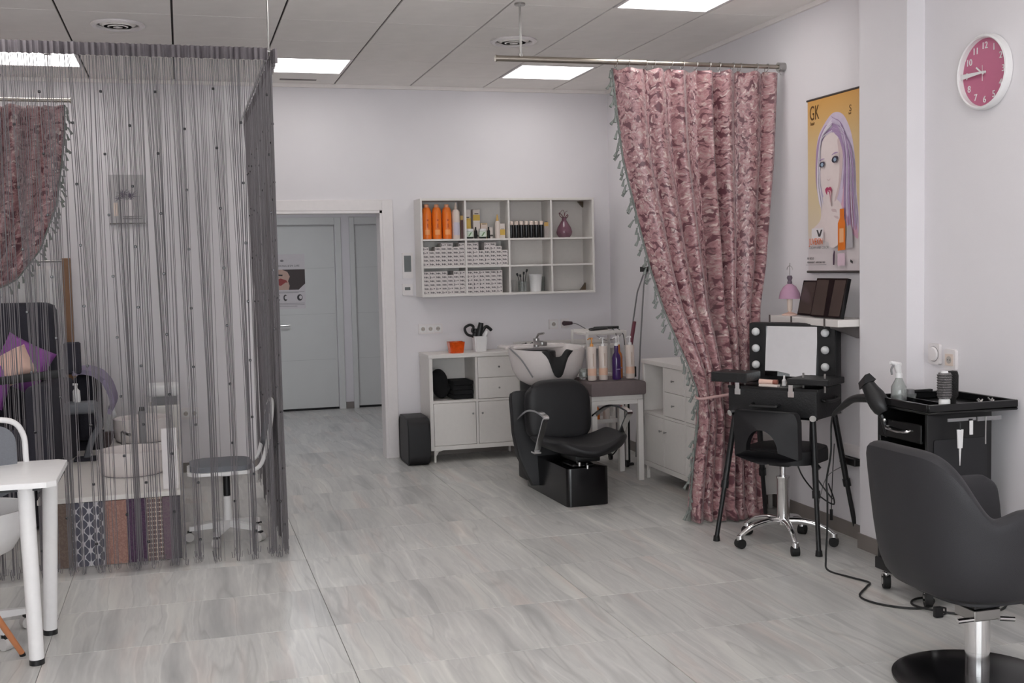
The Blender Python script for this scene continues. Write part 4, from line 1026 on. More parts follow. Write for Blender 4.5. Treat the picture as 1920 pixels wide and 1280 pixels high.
# ================================================================== MAKEUP STATION
ang = math.atan2(-.817, .577)
ms = thing('makeup_station', 'black makeup trolley case on legs with a bulb lit mirror lid', 'makeup case', (3.11, 5.49, 0), ang)
x0, x1, yb0, yb1, z0, z1 = -.225, .285, -.155, .175, .69, .85
b = B(); box(b, x0, yb0, z0, x1, yb1, z1, .006, 2); ob('case_body', b, BLACKA, ms, True)
b = B()
for (a, c, d, e) in ((x0-.003, yb0-.003, x1+.003, yb0+.006),): pass
ob('body_edge_trim', box(box(B(), x0-.002, yb0-.002, z1-.012, x1+.002, yb0+.008, z1+.002), x0-.002, yb0-.002, z0-.002, x1+.002, yb0+.008, z0+.01), BLACKG, ms)
# lid standing open, mirror to the front
lz0, lz1, ly0, ly1 = z1+.004, 1.182, .095, .178
b = B(); box(b, x0, ly0+.012, lz0, x1, ly1, lz1, .012, 2); ob('lid', b, BLACKA, ms, True)
mx0, mx1, mz0, mz1 = x0+.105, x1-.105, lz0+.035, lz1-.018
b = B(); box(b, x0+.004, ly0, lz0+.004, mx0, ly0+.014, lz1-.004); box(b, mx1, ly0, lz0+.004, x1-.004, ly0+.014, lz1-.004); box(b, mx0, ly0, lz0+.004, mx1, ly0+.014, mz0); box(b, mx0, ly0, mz1, mx1, ly0+.014, lz1-.004)
ob('lid_face', b, BLACKP, ms)
b = B(); skin(b, [[b.verts.new(p) for p in ((mx0, ly0-.018, mz0), (mx1, ly0-.018, mz0), (mx1, ly0+.0119, mz0), (mx0, ly0+.0119, mz0))], [b.verts.new(p) for p in ((mx0, ly0+.008, mz1), (mx1, ly0+.008, mz1), (mx1, ly0+.0119, mz1), (mx0, ly0+.0119, mz1))]])
ob('mirror_glass', b, MIRROR, ms)
for x in (x0+.052, x1-.052):
    for z in (lz1-.05, lz1-.142, lz1-.234):
        b = B(); sphere(b, (x, ly0-.018, z), .0225); o = ob('bulb', b, BULB, ms, True, label='round frosted white bulb')
        b = B(); cyl(b, (x, ly0-.004, z), (x, ly0+.001, z), .018, n=16); ob('bulb_socket', b, BLACKG, ms, True)
# trays opened out over the body
b = B(); box(b, x0-.085, yb0-.04, .872, x0+.13, yb0+.13, .925, .004); ob('fold_out_tray', b, BLACKA, ms)
b = B(); box(b, x1-.16, yb0-.015, .872, x1+.07, ly0-.05, .905, .004); ob('fold_out_tray', b, BLACKA, ms)
for x in (x0-.02, x0+.07, x1-.1, x1+.02):
    b = B(); strap([(0, 0, 0), (0, 0, .1)], .01, .004, ms, STEEL, 'tray_arm'); ms.children[-1].location = (x, yb0+.06, z1-.02)
    b.free()
for x in (x0+.06, x1-.14):
    b = B(); prism(b, rrect(.035, .032, .003, 3, x, z1-.03), .008, frame((0, yb0-.001, 0), (1, 0, 0), (0, 0, 1)), .001); box(b, x-.012, yb0-.011, z1-.022, x+.012, yb0-.009, z1+.02); ob('latch', b, CHROME, ms)
b = B(); tube(b, smoothpts([(-.075, yb0-.001, z1-.09), (-.075, yb0-.03, z1-.095), (-.06, yb0-.036, z1-.1), (.06, yb0-.036, z1-.1), (.075, yb0-.03, z1-.095), (.075, yb0-.001, z1-.09)], 5), .009, 8); ob('carry_handle', b, BLACKP, ms, True)
b = B(); tube(b, smoothpts([(x1+.001, -.09, z1-.06), (x1+.022, -.09, z1-.065), (x1+.026, 0, z1-.07), (x1+.022, .08, z1-.065), (x1+.001, .08, z1-.06)], 5), .009, 8); ob('side_handle', b, BLACKP, ms, True)
for (x, y, fx, fy) in ((x0+.03, yb0+.02, -.255, -.25), (x1-.03, yb0+.02, .335, -.25), (x1-.03, yb1-.03, .345, .235), (x0+.03, yb1-.03, -.245, .335)):
    b = B(); top = Vector((x, y, z0-.001)); ft = Vector((fx, fy, .0)); mid = top.lerp(ft, .55)
    cyl(b, top, mid, .016, n=12); lg_ = ob('leg', b, BLACKP, ms, True)
    b = B(); cyl(b, mid-(mid-top)*.02, ft+Vector((0, 0, .018)), .0125, n=12); cyl(b, mid-(mid-top)*.05, mid+(ft-top)*.03, .021, n=12); ob('leg_extension', b, BLACKP, lg_, True)
    b = B(); cyl(b, ft+Vector((0, 0, .001)), ft+Vector((0, 0, .03)), .019, .016, 12); ob('rubber_foot', b, RUBBER, lg_, True)
    b = B(); cyl(b, (x, y-.002, z0+.02), (x+.015*(1 if x > 0 else -1), yb0-.016 if y < 0 else yb1+.016, z0+.01), .014, .018, 10); ob('leg_clamp', b, CHROME, ms, True)
# makeup on the case
mm = ms.matrix_basis.copy() if False else (Matrix.Translation((3.11, 5.49, 0)) @ Matrix.Rotation(ang, 4, 'Z'))
def on_station(name, label, cat, x, y, z): 
    p = mm @ Vector((x, y, z)); return thing(name, label, cat, p, ang)
t = on_station('makeup_tube', 'pale pink makeup tube lying on the open case', 'tube', -.03, -.08, z1+.019)
b = B(); cyl(b, (-.045, 0, 0), (.03, .01, 0), .017, .014, 14); ob('tube_body', b, PEACH, t, True); b = B(); cyl(b, (.031, .01, 0), (.055, .013, 0), .015, n=14); ob('tube_cap', b, mat('copper_cap', (150, 90, 76), .35), t, True)
t = on_station('nail_polish', 'small white bottle upright beside the makeup tube', 'bottle', .055, -.05, z1+.0015)
ob('bottle_body', lathe(B(), [(0, 0), (.012, 0), (.012, .03), (.006, .036), (0, .036)], n=14), WHITE2, t, True); ob('bottle_cap', lathe(B(), [(0, .036), (.006, .0365), (.005, .055), (0, .055)], n=12), WHITE2, t, True)
t = on_station('makeup_palette', 'flat white palette at the front edge of the open case', 'palette', .0, -.128, z1+.0015)
ob('palette_body', box(B(), -.05, -.016, 0, .06, .016, .012, .002), PEARL, t)
t = on_station('powder_compact', 'small pale round compact near the mirror foot', 'compact', .045, .04, z1+.0015)
b = B(); cyl(b, (0, 0, 0), (0, 0, .012), .02, n=18); ob('compact_body', b, PEARL, t, True); b = B(); cyl(b, (0, 0, .0122), (0, 0, .016), .014, n=16); ob('compact_lid', b, PEACH, t, True)

# floating wall shelf above it
ws = thing('wall_shelf_board', 'white wall shelf board on metal brackets above the mirror lid', 'shelf', (0, 0, 0))
ob('shelf_board', box(B(), 3.27, 5.16, 1.172, XW-.001, 5.875, 1.2095, .002), WHITE, ws)
for y in (5.862, 5.62, 5.28): ob('edge_clip', box(B(), 3.2655, y, 1.168, 3.2695, y+.012, 1.2135), mat('dark_clip', (86, 80, 78), .4), ws)
for y in (5.82, 5.30):
    b = B(); prism(b, [(0, 0), (.17, 0), (.17, -.012), (.012, -.07), (0, -.07)], .012, frame((XW-.001, y, 1.171), (-1, 0, 0), (0, 0, 1))); ob('bracket', b, STEEL, ws)
# two dark framed cases leaning on the shelf
def framed(y, z, w_, h_, lab, off):
    t = thing('dark_frame', lab, 'panel', (3.36+off, y, 1.2105))
    F_ = frame((0, 0, 0), (0, -1, 0), (.22, 0, 1))
    b = B(); prism(b, rrect(w_, h_, .003, 2, w_/2, h_/2), .022, F_, .001); ob('case_body', b, BLACKG, t)
    ob('glossy_face', prism(B(), rrect(w_-.02, h_-.02, .003, 2, w_/2, h_/2), .0012, F_ @ Matrix.Translation((0, 0, .0225))), BROWNG, t)
    return t, F_
framed(5.735, 0, .24, .2, 'brown glossy case with a thin pale stripe leaning on the shelf, left of two', 0.03)
t, F_ = framed(5.515, 0, .3, .215, 'brown glossy case with a wide black stripe leaning on the shelf, right of two', -.02)
ob('black_stripe', prism(B(), [(.14, .01), (.185, .01), (.185, .205), (.13, .205)], .0012, F_ @ Matrix.Translation((0, 0, .0238))), BLACKG, t)
# pink doll jewellery stand
t = thing('doll_stand', 'pink and cream jewellery stand shaped like a dress at the left of the shelf', 'figurine', (3.36, 5.80, 1.2105))
ob('stand_base', lathe(B(), [(0, 0), (.045, 0), (.045, .006), (.02, .014), (.008, .02), (0, .02)], n=24), PEACH, t, True)
ob('stand_post', lathe(B(), [(.006, .018), (.014, .03), (.016, .09), (.02, .115), (0, .115)], n=16), CREAMP, t, True)
ob('skirt', lathe(B(), [(.062, .095), (.056, .13), (.036, .165), (.014, .18), (.01, .178), (.034, .158), (.052, .125), (.057, .095)], n=12), mat('pink_tulle', (176, 136, 160), .7), t, True)
ob('bodice', lathe(B(), [(.012, .172), (.014, .19), (.01, .2), (.016, .215), (.012, .228), (0, .228)], n=14), mat('grey_mauve', (92, 78, 90), .6), t, True)
b = B(); tube(b, [(0, 0, .225), (.002, 0, .3)], .0018, 5); tube(b, smoothpts([(0, 0, .285), (0, .02, .278), (0, .03, .262)], 4), .0015, 5); tube(b, smoothpts([(0, 0, .285), (0, -.02, .278), (0, -.03, .262)], 4), .0015, 5); ob('wire_hook', b, STEEL, t, True)

# ================================================================== POSTER ON THE RIGHT WALL
PW, PH = .512, .965
pt = thing('wall_poster', 'hanging advertising poster of a lilac haired woman on a golden ground', 'poster', (XW-.016, 5.785, 1.462))
PM = frame((0, 0, 0), (0, -1, 0), (0, 0, 1))
def poster_mat():
    m = bpy.data.materials.new('poster_gold_print'); m.use_nodes = True; nt = m.node_tree; bs_ = nt.nodes['Principled BSDF']
    tc = nt.nodes.new('ShaderNodeTexCoord'); sp = nt.nodes.new('ShaderNodeSeparateXYZ'); nt.links.new(tc.outputs['Object'], sp.inputs[0])
    mr = nt.nodes.new('ShaderNodeMapRange'); mr.inputs[1].default_value = .0; mr.inputs[2].default_value = PH; nt.links.new(sp.outputs['Z'], mr.inputs[0])
    cr = nt.nodes.new('ShaderNodeValToRGB'); e = cr.color_ramp.elements
    e[0].position = 0; e[0].color = lin((216, 206, 208)); e[1].position = 1; e[1].color = lin((208, 156, 84))
    for p, c in ((.17, (214, 206, 206)), (.24, (216, 200, 176)), (.45, (216, 196, 158)), (.75, (214, 184, 134)), (.9, (212, 168, 104))): x = e.new(p); x.color = lin(c)
    nt.links.new(mr.outputs[0], cr.inputs[0]); nt.links.new(cr.outputs[0], bs_.inputs['Base Color']); bs_.inputs['Roughness'].default_value = .55
    return m
ob('poster_sheet', prism(B(), [(0, 0), (PW, 0), (PW, PH), (0, PH)], .0008, PM), poster_mat(), pt)
b = B(); cyl(b, (0, .008, PH+.003), (0, -PW-.008, PH+.003), .006, n=10); ob('top_bar', b, mat('dark_bar', (72, 66, 64), .4), pt, True)
b = B(); cyl(b, (0, .008, -.004), (0, -PW-.008, -.004), .007, n=10); ob('bottom_bar', b, mat('dark_bar', (72, 66, 64), .4), pt, True)
zc_ = [.0012]
def ps(pts, m, name='printed_shape', sm=0):
    P = [(u*PW, v*PH) for u, v in pts]
    if sm: P = [(p.x, p.y) for p in smoothpts([(a, c, 0) for a, c in P], sm, True)]
    zc_[0] += .0003
    b = B(); vs = [b.verts.new(PM @ Vector((x, y, zc_[0]))) for x, y in P]; es = [b.edges.new((vs[i], vs[(i+1) % len(vs)])) for i in range(len(vs))]
    bmesh.ops.triangle_fill(b, use_beauty=True, edges=es); bmesh.ops.recalc_face_normals(b, faces=b.faces)
    for f in b.faces:
        if f.normal.x > 0: f.normal_flip()
    return ob(name, b, m, pt, recalc=False)
HAIR = mat('print_lilac_hair', (206, 192, 212), .6, noise=.1, nscale=25); HAIR2 = mat('print_mauve_hair', (168, 142, 178), .6, noise=.12, nscale=25); HPINK = mat('print_pink_hair', (214, 168, 186), .6, noise=.08)
SKIN = mat('print_pale_skin', (226, 212, 210), .6); SKIN2 = mat('print_skin_tone', (206, 184, 184), .6); EYE = mat('print_eye_dark', (58, 54, 68), .6); LIPS = mat('print_lips', (172, 58, 96), .5)
ps([(.40, .87), (.55, .9), (.72, .87), (.86, .76), (.93, .6), (.95, .45), (.99, .3), (.97, .2), (.8, .22), (.66, .35), (.45, .4), (.3, .38), (.2, .5), (.17, .65), (.22, .78)], HAIR, sm=5)
ps([(.22, .76), (.38, .84), (.55, .8), (.6, .74), (.5, .77), (.36, .73), (.27, .62), (.24, .5), (.32, .38), (.24, .4), (.17, .52), (.17, .66)], HAIR2, sm=5)
ps([(.72, .52), (.86, .46), (.9, .34), (.96, .24), (.98, .18), (.9, .2), (.76, .28), (.66, .34), (.7, .44)], HPINK, sm=5)
ps([(.28, .42), (.5, .42), (.66, .38), (.72, .28), (.7, .17), (.5, .16), (.3, .18), (.12, .2), (.08, .24), (.26, .3)], SKIN, sm=5)
ps([(.24, .62), (.27, .72), (.36, .775), (.5, .79), (.6, .76), (.66, .66), (.655, .54), (.6, .44), (.5, .375), (.42, .37), (.33, .43), (.26, .52)], SKIN, 'printed_face', sm=5)
ps([(.6, .74), (.64, .62), (.62, .5), (.54, .4), (.6, .42), (.67, .52), (.7, .64), (.67, .74)], SKIN2, sm=4)
ps([(.42, .84), (.6, .82), (.72, .7), (.74, .56), (.7, .46), (.72, .62), (.64, .74), (.55, .78)], HAIR2, sm=5)
SW = mat('print_white_hair', (222, 214, 224), .6)
import random as _r; hr = _r.Random(2)
for k in range(26):
    side = 1 if k % 3 else -1; q = hr.random()
    if side > 0: P_ = [(.5+.05*q, .88-.1*q), (.68+.1*q, .82-.08*q), (.74+.16*q, .62), (.72+.2*q, .42), (.72+.24*q, .22+.1*hr.random())]
    else: P_ = [(.48, .87-.08*q), (.33-.05*q, .8-.04*q), (.22+.04*q, .66), (.2+.06*q, .5), (.24+.07*q, .36+.05*hr.random())]
    w_ = .006+.006*hr.random()
    ps([(a, c) for a, c in P_]+[(a+w_*2, c-.002) for a, c in P_[::-1]], (SW, HAIR2, HAIR)[k % 3], 'printed_strand', sm=4)
for (cx2, cy2, k) in ((.325, .615, .62), (.58, .632, .75)):
    ps([(cx2-.085*k, cy2), (cx2-.03, cy2+.024*k), (cx2+.04, cy2+.024*k), (cx2+.085*k, cy2+.006), (cx2+.03, cy2-.02*k), (cx2-.04, cy2-.02*k)], EYE, 'printed_eye', sm=4)
    ps([(cx2-.03, cy2), (cx2, cy2+.012), (cx2+.03, cy2), (cx2, cy2-.012)], mat('print_iris', (150, 170, 190), .5), 'printed_iris', sm=4)
    ps([(cx2-.09*k, cy2+.036*k), (cx2, cy2+.055*k), (cx2+.09*k, cy2+.05*k), (cx2, cy2+.043*k)], HAIR2, 'printed_brow', sm=3)
ps([(.42, .53), (.46, .515), (.5, .53), (.46, .523)], SKIN2, 'printed_nose', sm=3)
ps([(.39, .468), (.43, .482), (.46, .477), (.49, .482), (.52, .468), (.5, .44), (.46, .43), (.42, .44)], LIPS, 'printed_lips', sm=4)
ps([(.45, .2), (.43, .36), (.435, .45), (.47, .462), (.5, .45), (.51, .37), (.58, .385), (.66, .36), (.7, .36), (.76, .3), (.74, .2), (.6, .14), (.48, .14)], SKIN, 'printed_hand', sm=5)
ps([(.52, .355), (.6, .35), (.62, .33), (.6, .335), (.53, .34)], SKIN2, sm=3); ps([(.56, .315), (.64, .31), (.66, .295), (.6, .3)], SKIN2, sm=3)
ps([(.5, .385), (.49, .45), (.465, .462), (.44, .45), (.455, .455), (.48, .44)], LIPS, 'printed_nail', sm=3)
ps([(.64, .115), (.78, .12), (.78, .27), (.76, .3), (.76, .35), (.68, .35), (.68, .3), (.64, .27)], mat('print_orange', (226, 122, 40), .5), 'printed_bottle')
ps([(.67, .16), (.75, .162), (.75, .24), (.67, .24)], mat('print_pale_orange', (240, 180, 130), .5)); ps([(.8, .125), (.92, .13), (.92, .22), (.88, .26), (.82, .25)], mat('print_grey', (176, 172, 176), .5))
ps([(.12, .18), (.36, .18), (.36, .25), (.12, .25)], mat('print_white_panel', (226, 220, 222), .5))
ps([(.26, .2), (.3, .2), (.34, .24), (.31, .24), (.28, .215), (.25, .24), (.22, .24)], INK)
TM = lambda u, v: PM @ Matrix.Translation((u*PW, v*PH, zc_[0]+.0005))
TM2 = lambda u, v: PM @ Matrix.Translation((u*PW, v*PH, .0024))
DKGOLD = mat('print_dark_gold', (96, 66, 30), .6)
text('GK', .115, DKGOLD, TM2(.045, .885), pt, sx=.62)
text('hair', .03, DKGOLD, TM2(.06, .855), pt)
text('S', .05, DKGOLD, TM2(.82, .885), pt); text('hair', .016, DKGOLD, TM2(.81, .87), pt)
text('JUVEXIN', .052, mat('print_orange_text', (224, 110, 50), .5), TM(.07, .155), pt, sx=.72)
text('CREAM HAIR COLOR', .021, INKL, TM(.07, .13), pt, sx=1.02)
text('BE BOLD', .018, INK, TM(.03, .068), pt); text('PERMANENT  AMMONIA FREE', .014, INK, TM(.03, .046), pt)
ps([(.0, .035), (.42, .037), (.42, .039), (.0, .037)], INKL, 'printed_line'); ps([(.55, .035), (.58, .035), (.59, .11), (.57, .12), (.55, .09)], mat('print_dark_plum', (70, 50, 70), .5)); ps([(.64, .03), (.78, .03), (.78, .1), (.64, .1)], mat('print_pale_pink', (216, 190, 202), .5)); ps([(.88, .05), (.93, .04), (.93, .055), (.88, .065)], INK)

# ================================================================== CLOCK
ck = thing('wall_clock', 'round pink wall clock with white rim and white numerals', 'clock', (XW-.001, 4.305, 2.346))
CM = frame((0, 0, 0), (0, -1, 0), (0, 0, 1))
def clathe(prof, n=56):
    b = lathe(B(), prof, n=n); b.transform(CM); return b
PINK = mat('clock_pink', (188, 104, 134), .45, noise=.05)
ob('clock_rim', clathe([(.149, .008), (.151, .032), (.156, .037), (.163, .034), (.167, .024), (.167, .002), (.149, .002), (.149, .008)]), WHITE2, ck, True)
ob('clock_face', clathe([(0, .004), (.1495, .004), (.1495, .009), (0, .009)]), PINK, ck, True)
for h in range(1, 13):
    a = math.radians(90-30*h); s_ = str(h); x, y = .119*math.cos(a), .119*math.sin(a)
    o = text(s_, .042, WHITE2, CM @ Matrix.Translation((x-(.0125 if h < 10 else .024), y-.015, .0105)), ck, 'numeral', ext=.0012)
b = B(); prism(b, [(-.147, -.014), (-.147, .01), (.02, .003), (.02, -.003)], .001, CM @ Matrix.Translation((0, 0, .022))); ob('white_wedge', b, WHITE2, ck)  # flat white wedge, wide at the rim, narrowing past the centre
b = B(); prism(b, [(-.005, -.01), (.005, -.01), (-.045, .03), (-.05, .024)], .001, CM @ Matrix.Translation((0, 0, .019))); ob('hour_hand', b, WHITE2, ck)
b = B(); prism(b, [(-.001, -.04), (.002, -.04), (.001, .03), (-.001, .03)], .0008, CM @ Matrix.Translation((0, 0, .0245))); ob('second_hand', b, WHITE2, ck)
b = B(); prism(b, [(.006*math.cos(i*PI/8), .006*math.sin(i*PI/8)) for i in range(16)], .01, CM @ Matrix.Translation((0, 0, .0095))); ob('clock_pin', b, WHITE2, ck)

# wall dimmer and socket beside the black cart
def wplate(y, z, inner, label, cat, name):
    t = thing(name, label, cat, (XW-.0005, y, z)); F2 = frame((0, 0, 0), (0, -1, 0), (0, 0, 1))
    b = B(); prism(b, rrect(.084, .1, .012), .016, F2, .003); ob('cover_plate', b, TRIMW, t); inner(t, F2); return t
def dim(t, F2):
    b = lathe(B(), [(0, .012), (.033, .012), (.035, .02), (.03, .026), (0, .026)], n=32); b.transform(F2); ob('rotary_knob', b, TRIMW, t, True)
    b = lathe(B(), [(.033, .0165), (.037, .0165), (.037, .0175), (.033, .0175), (.033, .0165)], n=32); b.transform(F2); ob('knob_ring', b, INKL, t, True)
def sck(t, F2):
    b = B(); prism(b, rrect(.056, .056, .004), .003, F2 @ Matrix.Translation((0, 0, .016)), .001); ob('socket_insert', b, CREAMP, t)
    b = B(); prism(b, [(.018*math.cos(i*PI/10), .018*math.sin(i*PI/10)) for i in range(20)], .0006, F2 @ Matrix.Translation((0, 0, .0192))); ob('socket_well', b, mat('socket_shadow', (176, 168, 162), .5), t)
    b = B(); prism(b, [(-.008+.003*math.cos(i*PI/4), .003*math.sin(i*PI/4)) for i in range(8)], .0006, F2 @ Matrix.Translation((0, 0, .02))); ob('socket_hole', b, INK, t)
    b = B(); prism(b, [(.008+.003*math.cos(i*PI/4), .003*math.sin(i*PI/4)) for i in range(8)], .0006, F2 @ Matrix.Translation((0, 0, .02))); ob('socket_hole', b, INK, t)
wplate(4.652, 1.06, dim, 'white round dimmer plate on the right wall above the black cart', 'switch', 'dimmer_switch')
wplate(4.535, 1.04, sck, 'white wall socket just right of the round dimmer plate', 'socket', 'wall_socket')
t = thing('wall_outlet', 'black plug block low on the right wall behind the station leg', 'socket', (XW-.0005, 5.36, .425))
ob('plug_block', box(B(), -.04, -.075, -.02, 0, .075, .02, .004), BLACKP, t); ob('cover_plate', box(B(), -.012, -.075, .021, 0, .075, .09, .003), TRIMW, t)

# ================================================================== BLACK STOOL
so_ = thing('salon_stool', 'low backed black stool on a chrome five star wheeled base', 'stool', (3.065, 5.37, 0), ang)
# local: -y is the back (towards the camera), +y faces the station
b = B(); lathe(b, [(.016, .13), (.033, .13), (.033, .355), (.036, .36), (.036, .37), (.014, .37)], n=24); ob('gas_column', b, CHROME, so_, True)
b = B(); cyl(b, (0, 0, .37), (0, 0, .44), .014, n=16); ob('piston', b, CHROME, so_, True)
b = B(); box(b, -.06, -.06, .43, .06, .06, .455, .006); ob('seat_plate', b, BLACKP, so_)
for k in range(5):
    a = math.radians(72*k+20); d = Vector((math.cos(a), math.sin(a), 0))
    b = B(); P_ = smoothpts([d*.02+Vector((0, 0, .125)), d*.1+Vector((0, 0, .128)), d*.2+Vector((0, 0, .105)), d*.262+Vector((0, 0, .066))], 4)
    tube(b, P_, [.021-.0007*i for i in range(len(P_))], 10)
    cyl(b, d*.262+Vector((0, 0, .045)), d*.262+Vector((0, 0, .07)), .02, .018, 12); lg_ = ob('base_arm', b, CHROME, so_, True)
    b = B(); n2 = Vector((-d.y, d.x, 0)); c_ = d*.262+Vector((0, 0, .0265))
    cyl(b, c_-n2*.02, c_+n2*.02, .026, n=20); ob('caster_wheel', b, RUBBER, lg_, True)
    b = B(); box(b, -.012, -.014, .03, .012, .014, .05); b.transform(Matrix.Translation(d*.262) @ Matrix.Rotation(a, 4, 'Z')); ob('caster_fork', b, CHROME, lg_, True)
b = B(); lathe(b, [(0, .107), (.035, .107), (.04, .12), (.035, .14), (0, .14)], n=20); ob('hub', b, CHROME, so_, True)
b = B(); prism(b, rrect(.38, .37, .12, 8, .01, .04), .075, Matrix.Translation((0, 0, .456)), .022); ob('seat', b, BLACKL, so_, True)
# back: curved pad with a half moon opening
b = B(); nu = 28; wB, h0, h1 = .36, .468, .742
def bk(u, z, off):
    x = u*wB/2; y = -.155-.05*(1-u*u)-off-.04*(z-h0); return Vector((x, y, z))
out = []
hole = []
for i in range(24): a = PI*i/23; hole.append((.5*math.cos(a)-.03, .535+.115*math.sin(a)))
outer_ = [(u, h0+.03*abs(u)) for u in [i/10-1 for i in range(21)]]+[(1, h0+.06), (1, h1-.05), (.96, h1-.015), (.9, h1)]+[(u, h1+.006*(1-u*u)) for u in [.8-.16*i for i in range(11)]]+[(-.9, h1), (-.96, h1-.015), (-1, h1-.05), (-1, h0+.06)]
for off in (.0, .05):
    vo = [b.verts.new(bk(u, z, off)) for u, z in outer_]; vh = [b.verts.new(bk(u, z, off)) for u, z in hole]
    out.append((vo, vh))
for (vo, vh) in out:
    es = [b.edges.new((vo[i], vo[(i+1) % len(vo)])) for i in range(len(vo))]+[b.edges.new((vh[i], vh[(i+1) % len(vh)])) for i in range(len(vh))]
    bmesh.ops.triangle_fill(b, use_beauty=True, edges=es)
for idx in (0, 1):
    A_, C_ = out[0][idx], out[1][idx]; n = len(A_)
    for i in range(n): b.faces.new((A_[i], A_[(i+1) % n], C_[(i+1) % n], C_[i]))
ob('backrest', b, BLACKL, so_, True)

# ================================================================== SALON CART
tc_ = thing('salon_cart', 'tall black plastic salon cart with open tray top, drawers and wheels', 'cart', (3.05, 4.124, 0))
# local x: 0..0.33 (to the wall), y: 0..0.366 (away); the open drawer side faces -x
b = B(); box(b, 0, 0, .1, .33, .022, .855, .004); ob('side_panel', b, BLACKP, tc_); b = B(); box(b, 0, .344, .1, .33, .366, .855, .004); ob('side_panel', b, BLACKP, tc_)
ob('inset_panel', prism(B(), rrect(.27, .58, .01, 3, .165, .45), .003, frame((0, -.001, 0), (1, 0, 0), (0, 0, 1))), mat('black_satin_panel', (30, 30, 33), .5), tc_)
b = B(); box(b, .31, .022, .1, .328, .344, .855); ob('rear_panel', b, BLACKP, tc_)
b = B(); box(b, 0, .022, .1, .31, .344, .125); box(b, -.012, -.004, .095, .0, .37, .15, .004); ob('bottom_shelf', b, BLACKP, tc_)
for z in (.72, .6, .48, .36, .24):
    d = ob('drawer', box(B(), -.004, .03, z, .3, .336, z+.012, .002), BLACKP, tc_)
    b = B(); box(b, -.014, .026, z, -.0045, .34, z+(.085 if z > .55 else .05), .004); ob('drawer_front', b, BLACKG, d)
b = B(); tube(b, smoothpts([(-.014, .1, .77), (-.03, .11, .765), (-.032, .18, .76), (-.03, .26, .765), (-.014, .27, .77)], 4), .006, 8); ob('drawer_handle', b, CHROME, tc_, True)
b = B(); box(b, -.03, -.05, .856, .425, .40, .868, .004)
for (xa, ya, xb, yb) in ((-.03, -.05, .425, -.035), (-.03, .385, .425, .40), (-.03, -.035, -.015, .385), (.41, -.035, .425, .385)): box(b, xa, ya, .868, xb, yb, .9, .003)
ob('top_tray', b, BLACKG, tc_, True)
ob('tray_divider', box(B(), .12, -.034, .869, .126, .384, .89), BLACKG, tc_)
b = B(); box(b, .06, -.058, .825, .2, -.051, .838); box(b, .21, -.058, .82, .33, -.051, .838); ob('tool_slot_strip', b, GREYP, tc_)
for (x, y) in ((.03, .03), (.03, .336), (.3, .03), (.3, .336)):
    b = B(); cyl(b, (x, y, .08), (x, y, .1), .012, n=12); box(b, x-.016, y-.016, .055, x+.016, y+.016, .082, .004); cs = ob('caster_fork', b, CHROME, tc_, True)
    b = B(); cyl(b, (x-.014, y+.01, .036), (x+.014, y-.002, .036), .0355, n=24); ob('caster_wheel', b, RUBBER, cs, True)
    b = B(); cyl(b, (x-.017, y+.01, .036), (x-.0145, y+.009, .036), .016, n=16); ob('caster_hub', b, CHROME, cs, True)
CT = .8685
def on_cart(name, label, cat, x, y, z=CT+.0005, rz=0): return thing(name, label, cat, (3.05+x, 4.124+y, z), rz)
t = on_cart('round_brush', 'thick round hairbrush with grey bristles and white collar on the cart', 'brush', .1, .02)
ob('brush_handle', lathe(B(), [(0, 0), (.02, 0), (.024, .01), (.024, .04), (.02, .046), (0, .046)], n=20), WHITE2, t, True)
b = lathe(B(), [(0, .046), (.027, .048), (.029, .06), (.029, .148), (.026, .158), (0, .158)], n=28); ob('brush_barrel', b, mat('bristle_grey', (120, 116, 116), .5, noise=.6, nscale=90, bump=1, bscale=180), t, True)
b = B()
for k in range(9): tube(b, [(.0305*math.cos(a), .0305*math.sin(a), .06+k*.011) for a in [i*2*PI/16 for i in range(16)]], .0024, 4, True)
ob('bristle_rows', b, mat('dark_bristle', (66, 64, 64), .7), t, True)
ob('brush_cap', lathe(B(), [(0, .158), (.016, .1582), (.014, .166), (0, .168)], n=18), WHITE2, t, True)
t = on_cart('round_brush', 'slimmer all black round hairbrush behind the grey one on the cart', 'brush', .172, .06)
ob('brush_barrel', lathe(B(), [(0, 0), (.014, 0), (.016, .04), (.024, .05), (.025, .14), (.02, .158), (0, .162)], n=24), mat('black_bristles', (24, 22, 22), .8, bump=1, bscale=200), t, True)
for k, (x, y) in enumerate(((.27, .0), (.30, .03), (.33, -.005), (.36, .04))):
    t = on_cart('section_clip', 'steel sectioning clip %s in the cart tray' % ('nearest the brushes', 'second from the brushes', 'third from the brushes', 'farthest right')[k], 'clip', x, y)
    b = B(); cyl(b, (-.01, 0, .004), (.012, .01, .03), .004, .003, 8); cyl(b, (.012, 0, .004), (-.01, .012, .034), .004, .003, 8); ob('clip_blades', b, STEEL, t, True)
    b = B(); cyl(b, (-.006, .02, .006), (.016, .02, .006), .007, n=10); ob('clip_grip', b, BLACKP, t, True)
t = on_cart('tail_comb', 'white handled comb hanging point down on the front of the cart', 'comb', .115, -.064, .79)
b = B(); prism(b, [(-.02, 0), (.02, 0), (.014, -.1), (-.014, -.1)], .006, frame((0, .003, 0), (1, 0, 0), (0, 0, 1))); 
b.transform(Matrix.Diagonal((.75, 1, .8, 1))); ob('comb_handle', b, WHITE2, t)
b = B(); cyl(b, (0, 0, -.08), (0, 0, -.155), .005, .0015, 8); ob('comb_tail', b, WHITE2, t, True)
b = B(); cyl(b, (0, 0, -.001), (0, 0, .03), .004, n=8); ob('comb_hook', b, BLACKP, t)
t = on_cart('comb', 'short white comb hanging right of the tail comb on the cart', 'comb', .172, -.064, .765)
